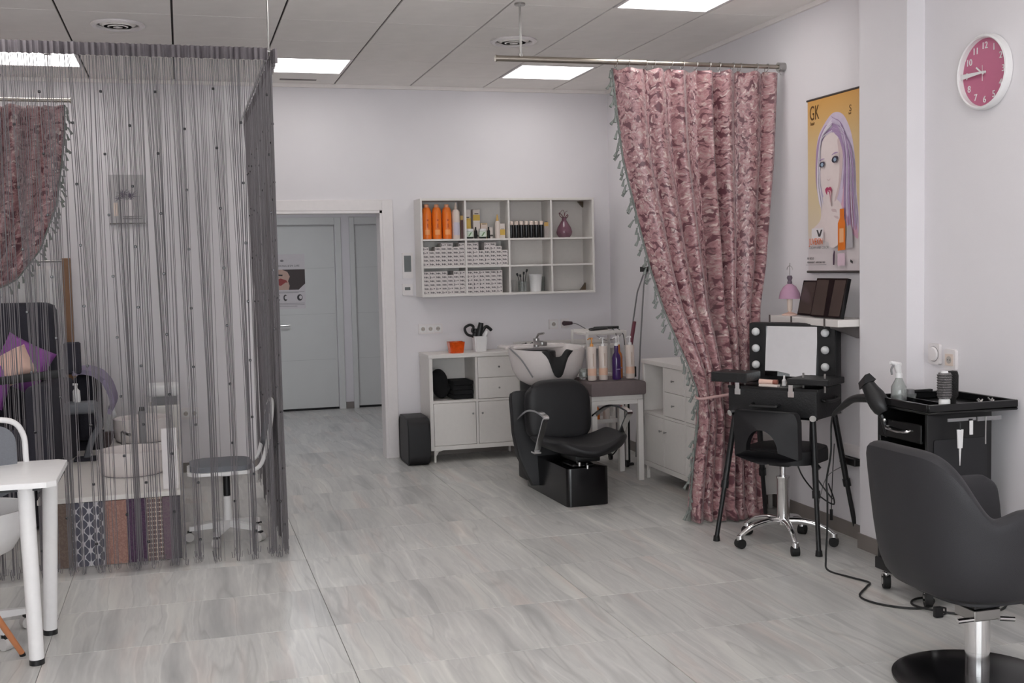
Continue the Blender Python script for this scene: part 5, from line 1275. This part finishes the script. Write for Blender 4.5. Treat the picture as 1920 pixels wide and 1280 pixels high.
ob('comb_body', box(B(), -.009, -.003, 0, .007, .003, .06, .001), WHITE2, t); ob('comb_back', box(B(), -.0095, .0031, 0, .0085, .006, .068), BLACKP, t)
t = on_cart('comb_rod', 'thin steel rod hanging at the right front of the cart', 'comb', .245, -.064, .72)
b = B(); cyl(b, (0, 0, 0), (0, 0, .118), .0028, n=8); ob('comb_rod', b, STEEL, t, True)
t = on_cart('spray_bottle', 'clear spray bottle with white trigger at the far left of the cart tray', 'bottle', .09, .33)
b = lathe(B(), [(0, 0), (.032, 0), (.036, .01), (.034, .07), (.018, .1), (.014, .11), (.013, .11), (.016, .1), (.031, .07), (.033, .012), (0, .008)], n=22); ob('bottle_body', b, GLASSC, t, True)
b = B(); cyl(b, (0, 0, .11), (0, 0, .13), .017, n=16); cyl(b, (0, 0, .13), (-.012, 0, .175), .013, .017, 14); cyl(b, (.006, 0, .168), (-.045, 0, .182), .012, .008, 12); ob('spray_head', b, WHITE2, t, True)
b = B(); tube(b, smoothpts([(-.028, 0, .17), (-.04, 0, .15), (-.036, 0, .125)], 4), .005, 8); ob('trigger', b, GREYP, t, True)
t = on_cart('dish', 'low clear dish beside the spray bottle on the cart', 'dish', .17, .36)
b = lathe(B(), [(0, 0), (.026, 0), (.03, .03), (.028, .03), (.024, .004), (0, .004)], n=20); ob('dish_body', b, GLASSC, t, True)
b = B(); cyl(b, (.0, .0, .006), (.0, .0, .05), .022, .02, 18); ob('round_mirror', b, GREYP, t, True)
t = on_cart('comb', 'black comb resting on the rear rim of the cart tray', 'comb', .26, .375, .9005)
ob('comb_body', box(B(), -.06, -.01, 0, .04, .01, .012, .002), BLACKP, t)
# hairdryer in a side holder
hd = thing('hair_dryer', 'black hair dryer hanging nozzle up at the left of the cart', 'hair dryer', (3.0, 4.47, .86))
b = B(); A_ = Vector((.03, -.07, -.03)); C_ = Vector((-.005, .01, .09))
dd = (C_-A_).normalized(); rs = []
for (s_, r) in ((0, .03), (.02, .042), (.05, .046), (.09, .044), (.12, .036), (.15, .031)): rs.append(ring(b, A_+dd*s_, dd, r, 20))
skin(b, rs); ob('dryer_body', b, BLACKP, hd, True)
b = B(); e_ = A_+dd*.151; s1 = Vector((0, 1, 0)); q = dd.cross(s1).normalized(); s1 = q.cross(dd).normalized()
lo = [b.verts.new(e_+s1*x*.032+q*y*.032) for x, y in ((-1,-1),(1,-1),(1,1),(-1,1))]; hi = [b.verts.new(e_+dd*.035+s1*x*.044+q*y*.012) for x, y in ((-1,-1),(1,-1),(1,1),(-1,1))]
skin(b, [lo, hi]); ob('dryer_nozzle', b, BLACKP, hd, True)
b = B(); tube(b, smoothpts([(.0, .0, .03), (-.005, .12, .015), (-.0, .22, -.03), (.0, .31, -.085)], 5), [.021, .021, .02, .02, .019, .018, .018, .017, .017, .016, .015, .014, .013, .012, .01, .008], 12); ob('dryer_handle', b, BLACKP, hd, True)
b = B(); tube(b, smoothpts([(.02, -.05, -.035), (.035, -.06, -.09), (.05, -.06, -.14)], 4), .012, 8); ob('dryer_holder', b, BLACKP, hd, True)
b = B(); sphere(b, (.018, -.085, -.06), .009); ob('holder_screw', b, CHROME, hd, True)
cbp = [(3.0, 4.78, .775), (3.0, 4.795, .72), (3.0, 4.80, .58), (2.995, 4.83, .45), (2.99, 4.815, .36), (2.985, 4.81, .2), (2.98, 4.815, .06), (2.985, 4.80, .007), (3.02, 4.66, .006), (3.05, 4.555, .006), (3.0, 4.50, .006), (2.885, 4.38, .006), (2.893, 4.26, .006), (2.98, 4.155, .006), (3.067, 4.141, .006), (3.142, 4.2, .012), (3.132, 4.262, .006), (3.07, 4.25, .006), (3.027, 4.19, .006), (3.041, 4.08, .013), (3.116, 4.026, .006), (3.2, 3.99, .006), (3.3, 3.99, .006), (3.40, 4.05, .006), (3.46, 4.16, .006)]
b = B(); tube(b, smoothpts([(p[0]-3.0, p[1]-4.47, p[2]-.86) for p in cbp], 6), .0048, 8); ob('power_cord', b, CORD, hd, True, label='long black cord snaking over the floor tiles')
t = thing('cord_plug', 'small black plug lying on the floor left of the chrome column', 'plug', (3.03, 4.02, .001))
b = B(); box(b, -.02, -.012, 0, .016, .012, .045, .004, 2); ob('plug_body', b, BLACKP, t, True); b = B(); tube(b, [(.016, 0, .04), (.035, 0, .035), (.036, 0, .012), (.016, 0, .006)], .0045, 6); ob('plug_loop', b, BLACKP, t, True)
t = thing('thin_cables', 'thin grey and black cables hanging below the makeup station', 'cable', (0, 0, 0))
b = B(); tube(b, smoothpts([(3.16, 5.38, .69), (3.12, 5.32, .45), (3.2, 5.3, .3), (3.3, 5.25, .22), (3.36, 5.4, .3)], 6), .004, 6); ob('cable', b, CORD, t, True)
b = B(); tube(b, smoothpts([(3.25, 5.4, .68), (3.2, 5.3, .42), (3.26, 5.2, .26)], 6), .004, 6); ob('cable', b, CORD, t, True)
b = B(); cyl(b, (3.2, 5.33, .47), (3.23, 5.28, .41), .014, n=10); ob('adapter', b, BLACKP, t, True)
b = B(); tube(b, smoothpts([(3.46, 5.36, .41), (3.44, 5.55, .3), (3.42, 5.62, .08), (3.45, 5.7, .01)], 6), .0025, 6); ob('cable', b, GREYP, t, True)
b = B(); tube(b, smoothpts([(3.46, 5.5, .5), (3.46, 5.52, .3), (3.44, 5.5, .13)], 6), .0025, 6); cyl(b, (3.44, 5.5, .07), (3.44, 5.5, .13), .009, n=8); ob('cable', b, CORD, t, True)

# ================================================================== TUB CHAIR (right foreground)
TX, TY = 2.70, 3.365
tch = thing('tub_chair', 'charcoal tub styling chair with high curved back seen from behind', 'chair', (TX, TY, 0), math.radians(0))
b = lathe(B(), [(0, 0), (.285, 0), (.293, .004), (.293, .012), (.27, .02), (.06, .026), (0, .026)], n=64); ob('round_base', b, BLACKG, tch, True)
b = lathe(B(), [(0, .0262), (.042, .0262), (.042, .11), (.044, .111), (.044, .235), (0, .235)], n=32); ob('chrome_column', b, CHROME, tch, True)
b = B(); box(b, -.055, -.055, .235, .055, .055, .275, .003); ob('collar_block', b, STEEL, tch)
b = B(); box(b, -.05, -.05, .2755, .06, .05, .325, .004); ob('swivel_mount', b, BLACKP, tch)
b = B(); cyl(b, (-.12, -.045, .243), (-.055, -.045, .243), .009, n=10); ob('height_lever', b, CHROME, tch, True)
b = B(); cyl(b, (.055, -.045, .235), (.12, -.045, .225), .009, n=10); ob('height_lever', b, CHROME, tch, True)
# shell
path = []
def U(t):  # t 0..1: near arm front -> back -> far arm front ; returns (x, y, nx, ny) outward normal, at unit offset
    La, Ra = .30, .30; tot = 2*La+PI*Ra; s_ = t*tot
    if s_ < La: return (La-s_, -Ra, 0, -1)
    s_ -= La
    if s_ < PI*Ra: a = -PI/2-s_/Ra; return (Ra*math.cos(a), Ra*math.sin(a), math.cos(a), math.sin(a))
    s_ -= PI*Ra; return (s_, Ra, 0, 1)
def sstep(x): x = max(0, min(1, x)); return x*x*(3-2*x)
n = 84; b = B(); RG = []
def SQ(x, y):   # push the half circle towards a rounded square
    if x >= 0: return x, y
    r = .3; c, s_ = -x/r, y/r; e = 2/2.7
    return -r*1.03*abs(c)**e, math.copysign(r*abs(s_)**e, y)
for k in range(n+1):
    t = k/n; x, y, nx, ny = U(t); x, y = SQ(x, y)
    kk = sstep((-x-.15)/.16)
    H = .655+.225*kk+.03*sstep((x+.17)/.12)*(1 if x > -.17 else 0)
    lean = .035*kk
    fr = sstep((abs(t-.5)-.46)/.04)     # front ends of arms round off
    H -= .03*fr
    prof = [(-.12, .335), (-.035, .36), (.005, .44), (.012+lean*.4, .55), (.02+lean, H-.05), (.022+lean, H-.015), (.0+lean, H), (-.03+lean, H+.001), (-.052+lean, H-.02), (-.06+lean*.8, H-.07), (-.075, .50), (-.085, .44), (-.12, .42)]
    row = []
    for (o_, z) in prof:
        row.append(b.verts.new((x-.02*0+nx*o_, y+ny*o_, z)))
    RG.append(row)
m_ = len(RG[0])
for k in range(n):
    for i in range(m_): b.faces.new((RG[k][i], RG[k][(i+1) % m_], RG[k+1][(i+1) % m_], RG[k+1][i]))
b.faces.new(RG[0][::-1]); b.faces.new(RG[-1])
ob('shell', b, CHARL, tch, True, subsurf=1)
b = B(); pts = []
for k in range(29):
    x, y, nx, ny = U(k/28); x, y = SQ(x, y); pts.append((x-nx*.11, y-ny*.11))
prism(b, pts, .12, Matrix.Translation((0, 0, .332)), .012); ob('seat_pan', b, CHARL, tch, True)
b = B(); prism(b, rrect(.46, .4, .09, 6, .07, 0), .07, Matrix.Translation((0, 0, .4525)), .02); ob('seat_cushion', b, CHARL, tch, True)

# ================================================================== LEFT: PEDICURE PLATFORM BEHIND THE STRINGS
pp = thing('foot_spa_platform', 'low white platform faced with patchwork patterned panels behind the strings', 'platform', (-.76, 6.24, 0))
ob('platform_body', box(B(), 0, .012, .0, .705, 1.68, .345), mat('pale_platform', (205, 200, 194), .5), pp)
ob('platform_top', box(B(), -.005, -.004, .3455, .71, 1.68, .372, .002), WHITE, pp)
def lattice(name, c1, c2, sx, sy, kind):
    m = bpy.data.materials.new(name); m.use_nodes = True; nt = m.node_tree; bs_ = nt.nodes['Principled BSDF']; N = nt.nodes.new; L = nt.links.new
    tc = N('ShaderNodeTexCoord'); mp = N('ShaderNodeMapping'); mp.inputs['Rotation'].default_value = (PI/2, 0, 0) ; L(tc.outputs['Object'], mp.inputs[0])
    sp = N('ShaderNodeSeparateXYZ'); L(tc.outputs['Object'], sp.inputs[0])
    def w(sock, k, ph=0):
        a = N('ShaderNodeMath'); a.operation = 'MULTIPLY_ADD'; a.inputs[1].default_value = k; a.inputs[2].default_value = ph; L(sock, a.inputs[0]); s_ = N('ShaderNodeMath'); s_.operation = 'SINE'; L(a.outputs[0], s_.inputs[0]); return s_.outputs[0]
    if kind == 'ogee':   # wavy chains
        wz = w(sp.outputs['Z'], sy); a = N('ShaderNodeMath'); a.operation = 'MULTIPLY'; L(wz, a.inputs[0]); sx1 = w(sp.outputs['X'], sx*.5); L(sx1, a.inputs[1])
        sx2 = w(sp.outputs['X'], sx, 0); ad = N('ShaderNodeMath'); ad.operation = 'ADD'; L(a.outputs[0], ad.inputs[0]); mm_ = N('ShaderNodeMath'); mm_.operation = 'MULTIPLY'; mm_.inputs[1].default_value = .55; L(sx2, mm_.inputs[0]); L(mm_.outputs[0], ad.inputs[1]); v = ad.outputs[0]
    elif kind == 'diamond':
        p = N('ShaderNodeMath'); p.operation = 'MULTIPLY'; L(w(sp.outputs['X'], sx), p.inputs[0]); L(w(sp.outputs['Z'], sy), p.inputs[1]); v = p.outputs[0]
    else:
        nz = N('ShaderNodeTexNoise'); nz.inputs['Scale'].default_value = sx; nz.inputs['Detail'].default_value = 4; L(tc.outputs['Object'], nz.inputs['Vector']); a = N('ShaderNodeMath'); a.operation = 'MULTIPLY_ADD'; a.inputs[1].default_value = 4; a.inputs[2].default_value = -2; L(nz.outputs['Fac'], a.inputs[0]); v = a.outputs[0]
    ab = N('ShaderNodeMath'); ab.operation = 'ABSOLUTE'; L(v, ab.inputs[0])
    cr = N('ShaderNodeValToRGB'); cr.color_ramp.elements[0].position = .12; cr.color_ramp.elements[0].color = lin(c2); cr.color_ramp.elements[1].position = .3; cr.color_ramp.elements[1].color = lin(c1); L(ab.outputs[0], cr.inputs[0])
    L(cr.outputs[0], bs_.inputs['Base Color']); bs_.inputs['Roughness'].default_value = .8
    return m
pats = [(.0, .06, lattice('pattern_grey', (96, 92, 96), (110, 106, 108), 60, 0, 'n'), 'plain grey panel'),
        (.062, .155, lattice('pattern_brown', (120, 104, 94), (108, 92, 84), 40, 0, 'n'), 'plain brown panel'),
        (.157, .315, lattice('pattern_ogee', (84, 84, 96), (196, 192, 196), 180, 90, 'ogee'), 'panel with white chain pattern on slate'),
        (.317, .43, lattice('pattern_terracotta', (166, 128, 116), (150, 112, 102), 50, 0, 'n'), 'plain terracotta panel'),
        (.432, .53, lattice('pattern_plum', (92, 66, 92), (74, 54, 78), 70, 0, 'n'), 'dark plum panel'),
        (.532, .61, lattice('pattern_diamond', (110, 88, 88), (212, 194, 180), 130, 130, 'diamond'), 'panel with pale diamond lattice'),
        (.612, .66, lattice('pattern_mauve', (112, 92, 104), (120, 104, 110), 60, 0, 'n'), 'mauve panel'), (.662, .705, lattice('pattern_dk', (78, 74, 80), (88, 84, 88), 60, 0, 'n'), 'dark grey panel')]
for (a, c, m_, l_) in pats: ob('front_panel', box(B(), a, 0, .004, c, .0115, .343, .001), m_, pp, label=l_)
ob('socket_board', box(B(), .62, .05, .3725, .70, .075, .70, .002), TRIMW, pp)
def oval(name, label, x, y, r, h, z, group=None):
    t = thing(name, label, 'basin', (x, y, z))
    b = lathe(B(), [(0, .0), (r*.86, 0), (r*.96, h*.15), (r, h*.6), (r, h), (r-.012, h+.002), (r-.018, h-.01), (r*.9, h*.3), (r*.7, .02), (0, .02)], n=48); ob('basin_body', b, CERAM, t, True)
    b = lathe(B(), [(r*.87, -.0001), (r*.88, .0), (r*.88, .012), (r*.87, .012), (r*.87, -.0001)], n=40); ob('rubber_ring', b, INKL, t, True); return t
oval('foot_basin', 'round white foot basin at the front of the platform', -.315, 6.9, .195, .14, .3725)
pd = thing('basin_pedestal', 'white pedestal block carrying the rear foot basin', 'stand', (-.5, 7.5, .3725)); ob('pedestal_body', box(B(), .02, 0, 0, .42, .4, .075, .01, 2), WHITE, pd)
ob('pedestal_trim', box(B(), .025, -.003, .06, .415, -.0005, .07), GREYP, pd)
oval('foot_basin', 'second round white foot basin on a pedestal behind the first', -.28, 7.7, .185, .15, .4485)
t = thing('soap_dispenser', 'tall slim dark soap tube standing in front of the rear basin', 'bottle', (-.27, 7.33, .373))
ob('tube_body', lathe(B(), [(0, 0), (.022, 0), (.022, .3), (.018, .31), (0, .31)], n=16), GREYP, t, True); ob('tube_cap', lathe(B(), [(0, .31), (.016, .3102), (.014, .335), (0, .335)], n=14), BLACKP, t, True)
t = thing('mixer_tap', 'small grey mixer tap between the two round basins', 'tap', (-.38, 7.22, .373))
b = B(); cyl(b, (0, 0, 0), (0, 0, .2), .014, n=14); cyl(b, (0, 0, .2), (.04, -.07, .19), .01, n=10); cyl(b, (.05, 0, 0), (.05, 0, .13), .01, n=12); ob('tap_body', b, STEEL, t, True)
t = thing('paper_dispenser', 'white box unit with grey top standing behind the rear foot basin', 'unit', (-.27, 8.3, 0))
ob('unit_body', box(B(), .0, 0, 0, .22, .3, .6, .008, 2), WHITE, t); ob('unit_neck', box(B(), .03, .03, .6005, .2, .27, .66), GREYP, t); ob('unit_lid', box(B(), .0, .01, .6605, .22, .29, .74, .02, 3), WHITE2, t, True)
# pedicure chair: dark, with cushions and a lavender towel
dc = thing('pedicure_chair', 'large dark grey upholstered armchair behind the strings at the far left', 'armchair', (-1.12, 7.55, 0), math.radians(-8))
ob('chair_base', box(B(), -.32, -.3, .02, .28, .5, .42, .03, 2), SOFA, dc, True)
b = B(); box(b, -.2, -.32, .42, .24, .3, .62, .06, 3); ob('seat_cushion', b, SOFA, dc, True)
b = B(); box(b, -.3, .30, .42, .26, .56, 1.36, .1, 4); ob('back_cushion', b, SOFA, dc, True)
b = B(); box(b, .24, -.34, .3, .4, .29, .88, .05, 3); ob('armrest', b, SOFA, dc, True)
b = B(); box(b, -.36, -.34, .38, -.2, .28, .93, .05, 3); ob('armrest', b, SOFA, dc, True)
b = B(); prism(b, [(-.34, .84), (.42, .91), (.42, .96), (-.34, .89)], .05, frame((0, -.1, 0), (1, 0, 0), (0, 0, 1)), .01)
ob('arm_bar', b, BLACKP, dc, True)
ob('headrest_post', box(B(), .33, .3, .89, .43, .34, 1.1, .01), SOFA, dc)
def pillow(name, label, loc, rot, w_, m_, sub=None):
    b = B(); n = 12; F = []; K = []
    for j in range(n+1):
        a1, a2 = [], []
        for i in range(n+1):
            u, v = i/n*2-1, j/n*2-1
            pin = 1-.09*((1-v*v)*abs(u)**3*0+ (1-abs(v)**2)*abs(u)**2*.6)
            pin2 = 1-.09*(1-abs(u)**2)*abs(v)**2*.6
            t_ = .075*((1-u**4)*(1-v**4))**.5+.004
            a1.append(b.verts.new((u*w_/2*pin, v*w_/2*pin2, t_))); a2.append(b.verts.new((u*w_/2*pin, v*w_/2*pin2, -t_)))
        F.append(a1); K.append(a2)
    for j in range(n):
        for i in range(n): b.faces.new((F[j][i], F[j][i+1], F[j+1][i+1], F[j+1][i])); b.faces.new((K[j][i+1], K[j][i], K[j+1][i], K[j+1][i+1]))
    for i in range(n): b.faces.new((F[0][i+1], F[0][i], K[0][i], K[0][i+1])); b.faces.new((F[n][i], F[n][i+1], K[n][i+1], K[n][i]))
    for j in range(n): b.faces.new((F[j][0], F[j+1][0], K[j+1][0], K[j][0])); b.faces.new((F[j+1][n], F[j][n], K[j][n], K[j+1][n]))
    o = ob(name, b, m_, None, True, loc=loc); o.rotation_euler = rot; return tag(o, label, 'cushion')
pillow('throw_cushion', 'shiny purple square cushion turned on its corner on the dark armchair', (-.99, 7.68, .975), (math.radians(75), math.radians(30), math.radians(8)), .31, PURPLE)
pillow('throw_cushion', 'peach cushion leaning in front of the purple one on the armchair', (-1.0, 7.5, .985), (math.radians(68), math.radians(-28), math.radians(-6)), .2, PEACH)
pillow('throw_cushion', 'second purple cushion low at the left edge beside the peach one', (-1.16, 7.46, .9), (math.radians(70), math.radians(25), math.radians(10)), .28, PURPLE)
# second arm with lavender towel
ch2 = thing('pedicure_chair', 'dark chair arm unit with a curved top right of the big armchair', 'armchair', (-.68, 8.1, 0))
b = B(); box(b, -.04, -.1, .42, .1, .5, .86, .04, 3); ob('armrest', b, SOFA, ch2, True)
ob('chair_base', box(B(), -.06, -.05, .0, .12, .5, .4195, .02, 2), SOFA, ch2, True)
b = B(); P_ = smoothpts([(-.03, 0, .915), (.05, 0, .92), (.13, 0, .89), (.19, 0, .82), (.225, 0, .7), (.2, 0, .62)], 5); n = len(P_); rs = []
for i, p in enumerate(P_):
    d = (P_[min(i+1, n-1)]-P_[max(i-1, 0)]).normalized(); nn = Vector((-d.z, 0, d.x))
    wv = .01*math.sin(i*1.3); rs.append([b.verts.new(p+Vector((0, .22+wv, 0))), b.verts.new(p+Vector((0, -.2-wv, 0))), b.verts.new(p+Vector((0, -.2-wv, 0))-nn*.03), b.verts.new(p+Vector((0, .22+wv, 0))-nn*.03)])
skin(b, rs); tw = ob('hanging_towel', b, LAV, None, True, loc=(-.68, 8.0, -.005)); tag(tw, 'lavender towel draped over the dark chair arm behind the strings', 'towel')
b = B(); 
t = thing('grey_footstool', 'grey padded footrest with a curved leg at the left of the platform', 'footrest', (-.66, 7.5, .0))
b = B(); box(b, -.1, -.08, .67, .12, .1, .74, .03, 3); ob('pad', b, GREYM, t, True); b = B(); tube(b, smoothpts([(.1, 0, .7), (.13, 0, .6), (.08, 0, .5), (.04, 0, .376)], 5), .02, 8); ob('curved_leg', b, GREYM, t, True)
ob('foot_plate', box(B(), -.03, -.06, .3725, .11, .06, .39, .004), SOFA, t)
t = thing('lotion_bottle', 'small white pump bottle standing on the grey footrest', 'bottle', (-.66, 7.5, .7405))
ob('bottle_body', lathe(B(), [(0, 0), (.022, 0), (.024, .01), (.022, .07), (.01, .085), (0, .085)], n=16), WHITE2, t, True); b = B(); cyl(b, (0, 0, .085), (0, 0, .11), .008, n=10); cyl(b, (.01, 0, .11), (-.02, 0, .112), .007, n=8); ob('pump_head', b, WHITE2, t, True)
t = thing('wedge_holder', 'small white wedge shaped holder on a grey box behind the basins', 'holder', (-.49, 8.02, 0))
ob('grey_box', box(B(), -.055, -.05, .0, .05, .08, .48, .004), GREYC, t); b = B(); prism(b, [(-.05, 0), (.055, 0), (.055, .03), (.015, .17), (-.015, .17), (-.045, .02)], .05, frame((0, .02, .4805), (1, 0, 0), (0, 0, 1)), .004); ob('wedge', b, WHITE2, t, True)
# wooden standing frame
wf = thing('standing_screen', 'wooden framed standing screen with white slats behind the armchair', 'screen', (-.955, 8.66, 0))
ob('wood_post', box(B(), .135, 0, 0, .195, .06, 1.655, .004), WOODB, wf); ob('wood_post', box(B(), -.6, 0, 0, -.54, .06, 1.655, .004), WOODB, wf)
b = B(); cyl(b, (-.54, .03, 1.635), (.135, .03, 1.635), .008, n=10); ob('top_rail', b, STEEL, wf, True)
ob('white_panel_edge', box(B(), -.54, .02, .1, .115, .028, 1.6, .002), TRIMW, wf)
for k in range(9): ob('slat', box(B(), -.53+k*.072, .006, .12, -.53+k*.072+.05, .018, 1.58, .002), WHITE2, wf)
# framed picture on the back wall
pc = thing('wall_picture', 'framed picture of a dark spiky flower vase seen through the string curtain', 'picture', (-.495, YW-.001, 1.915))
PF = frame((0, 0, 0), (1, 0, 0), (0, 0, 1))
ob('canvas', prism(B(), [(0, 0), (.248, 0), (.248, .356), (0, .356)], .02, PF), mat('canvas_grey', (186, 182, 184), .8), pc)
b = B(); prism(b, [(0, 0), (.252, 0), (.252, .008), (0, .008)], .024, PF @ Matrix.Translation((-.002, -.009, 0))); ob('lower_edge', b, mat('picture_edge', (112, 108, 104), .6), pc)
pr = random.Random(5); VIO = mat('print_violet_grey', (92, 84, 100), .8)
for (cx2, cy2, n, L0) in ((.1, .21, 16, .06), (.155, .2, 14, .06), (.07, .18, 8, .035)):
    for k in range(n):
        a = 2*PI*k/n+pr.uniform(-.2, .2); l = L0*pr.uniform(.6, 1.2); w_ = .004
        b = B(); prism(b, [(cx2-w_*math.sin(a), cy2+w_*math.cos(a)), (cx2+w_*math.sin(a), cy2-w_*math.cos(a)), (cx2+l*math.cos(a), cy2+l*math.sin(a))], .0006, PF @ Matrix.Translation((0, 0, .0203+.0002*k))); ob('printed_petal', b, VIO, pc)
for (x0_, y0_, x1_, y1_, m_) in ((.1, .05, .17, .17, PAPER), (.03, .05, .06, .15, CREAMP), (.09, .028, .23, .034, INKL), (.09, .045, .23, .049, INKL)):
    ob('printed_shape', prism(B(), [(x0_, y0_), (x1_, y0_), (x1_, y1_), (x0_, y1_)], .0006, PF @ Matrix.Translation((0, 0, .0245))), m_, pc)

# ------------------------------------------------------------------ white swivel chairs
def star_base(par, m_, r=.26, z=.1, rot=0, n=5):
    for k in range(n):
        a = 2*PI*k/n+rot; d = Vector((math.cos(a), math.sin(a), 0)); b = B()
        M_ = Matrix.Rotation(a, 4, 'Z')
        bb_ = B(); vs = [(.0, -.022, z-.02), (.0, .022, z-.02), (.0, .022, z+.02), (.0, -.022, z+.02)]; ve = [(r, -.014, z-.035), (r, .014, z-.035), (r, .014, z-.01), (r, -.014, z-.01)]
        skin(b, [[b.verts.new(v) for v in vs], [b.verts.new(v) for v in ve]]); b.transform(M_); bb_.free(); arm = ob('base_arm', b, m_, par)
        b = B(); n2 = Vector((-d.y, d.x, 0)); c_ = d*r+Vector((0, 0, .0265)); cyl(b, c_-n2*.02, c_+n2*.02, .026, n=18); ob('caster_wheel', b, mat('light_wheel', (196, 192, 190), .5), arm, True)
        b = B(); box(b, -.012, -.015, .03, .012, .015, z-.036); b.transform(Matrix.Translation(d*r) @ M_); ob('caster_fork', b, RUBBER, arm)
s2 = thing('swivel_chair', 'white framed swivel chair with grey seat pad behind the string curtain', 'chair', (.2, 6.62, 0), math.radians(90))
# local -y = facing ... chair faces world -x
star_base(s2, WHITE2, .215, .095, .28)
b = B(); cyl(b, (0, 0, .09), (0, 0, .25), .026, .022, 18); ob('column_sleeve', b, WHITE2, s2, True); b = B(); cyl(b, (0, 0, .251), (0, 0, .37), .02, n=16); ob('gas_column', b, BLACKP, s2, True)
b = B(); prism(b, rrect(.38, .37, .08, 6, 0, .03), .018, Matrix.Translation((0, 0, .40)), .005); ob('seat_shell', b, WHITE2, s2, True)
b = B(); cyl(b, (0, 0, .371), (0, 0, .399), .05, n=16); ob('seat_mount', b, WHITE2, s2, True)
b = B(); prism(b, rrect(.35, .34, .08, 6, 0, .03), .03, Matrix.Translation((0, 0, .4185)), .01); ob('seat_pad', b, GREYM, s2, True)
b = B()
# back: U frame rising at local -y side (world +x after rotation 90deg)
P_ = smoothpts([(-.16, -.13, .41), (-.17, -.19, .45), (-.17, -.235, .6), (-.15, -.26, .75), (0, -.27, .79), (.15, -.26, .75), (.17, -.235, .6), (.17, -.19, .45), (.16, -.13, .41)], 5)
tube(b, P_, .012, 8); ob('back_frame', b, WHITE2, s2, True)
b = B(); rs = []
for j in range(8):
    z = .52+.25*j/7; row = []
    for i in range(9):
        u = i/8*2-1; row.append((u*(.165-.012*(j/7)**3*2), -.215-.05*(j/7)-.012*(1-u*u), z))
    rs.append([b.verts.new(p) for p in row])
for j in range(7):
    for i in range(8): b.faces.new((rs[j][i], rs[j][i+1], rs[j+1][i+1], rs[j+1][i]))
o = ob('back_mesh', b, GREYM, s2, True, recalc=False); q_ = o.modifiers.new('thick', 'SOLIDIFY'); q_.thickness = .01

# foreground desk
dk = thing('desk', 'white topped table on round white legs at the left front', 'table', (0, 0, 0))
b = B(); prism(b, [(-1.7, 4.655), (-.53, 4.617), (-.497, 4.65), (-.503, 5.15), (-.54, 5.187), (-1.7, 5.19)], .022, Matrix.Translation((0, 0, .72)), .004); ob('desk_top', b, WHITE2, dk, True)
for (x, y, x2, y2) in ((-.62, 4.735, -.61, 4.735), (-.568, 5.10, -.6, 5.12), (-1.6, 4.74, -1.6, 4.74), (-1.6, 5.1, -1.6, 5.1)):
    b = B(); cyl(b, (x, y, .719), (x2, y2, .022), .031, .028, 28); lg_ = ob('leg', b, WHITE2, dk, True)
    b = B(); cyl(b, (x2, y2, .0), (x2, y2, .0215), .029, n=24); ob('leg_foot', b, BLACKP, lg_, True)
b = B(); box(b, -1.55, 4.72, .694, -.56, 4.75, .719); box(b, -.53, 4.9, .69, -.515, 5.14, .7195); ob('under_frame', b, BLACKP, dk)
# white chair at the desk
wc = thing('desk_chair', 'white swivel chair with tubular back frame tucked at the front table', 'chair', (-.93, 5.13, 0), math.radians(25))
star_base(wc, WHITE2, .25, .1, .05)
b = B(); cyl(b, (0, 0, .09), (0, 0, .33), .025, n=18); ob('column', b, WHITE2, wc, True)
b = B(); lathe(b, [(0, .33), (.1, .335), (.2, .38), (.255, .46), (.275, .53), (.28, .56), (.268, .56), (.262, .53), (.24, .47), (.19, .4), (.1, .355), (0, .35)], n=40, sx=1, sy=.9); ob('seat_shell', b, WHITE2, wc, True)
b = B(); P_ = smoothpts([(.26, -.05, .55), (.262, -.06, .65), (.255, -.07, .76), (.245, -.08, .86), (.19, -.1, .925), (.05, -.12, .94), (-.12, -.12, .92), (-.2, -.1, .84), (-.21, -.09, .6)], 6); tube(b, P_, .012, 10); ob('back_frame', b, WHITE2, wc, True)
b = B(); prism(b, rrect(.38, .3, .08, 6, .0, .76), .008, frame((0.02, -.09, 0), (1, 0, 0), (0, 0, 1)), .002); ob('back_mesh', b, GREYM, wc, True)
# wooden legged chair, only one leg in view
wl = thing('shell_chair', 'white shell chair with orange wooden legs mostly beyond the left edge', 'chair', (-.98, 4.62, 0))
for (x, y, tx, ty) in ((.30, .235, .13, .1), (-.24, .24, -.1, .1), (.24, -.24, .1, -.1), (-.24, -.24, -.1, -.1)):
    b = B(); cyl(b, (x, y, .012), (tx, ty, .40), .011, .016, 14); lg_ = ob('leg', b, WOODO, wl, True); b = B(); cyl(b, (x+.0025, y+.002, 0), (x, y, .0119), .012, n=12); ob('leg_tip', b, RUBBER, lg_, True)
b = B(); lathe(b, [(0, .402), (.14, .405), (.2, .43), (.225, .46), (.215, .462), (.19, .44), (.13, .418), (0, .414)], n=32, sx=.85, sy=.85); ob('seat_shell', b, WHITE2, wl, True)
b = B(); prism(b, rrect(.4, .36, .1, 6, 0, .62), .012, frame((-.1, -.2, 0), (1, 0, 0), (0, -.1, 1)), .003); ob('back_shell', b, WHITE2, wl, True)
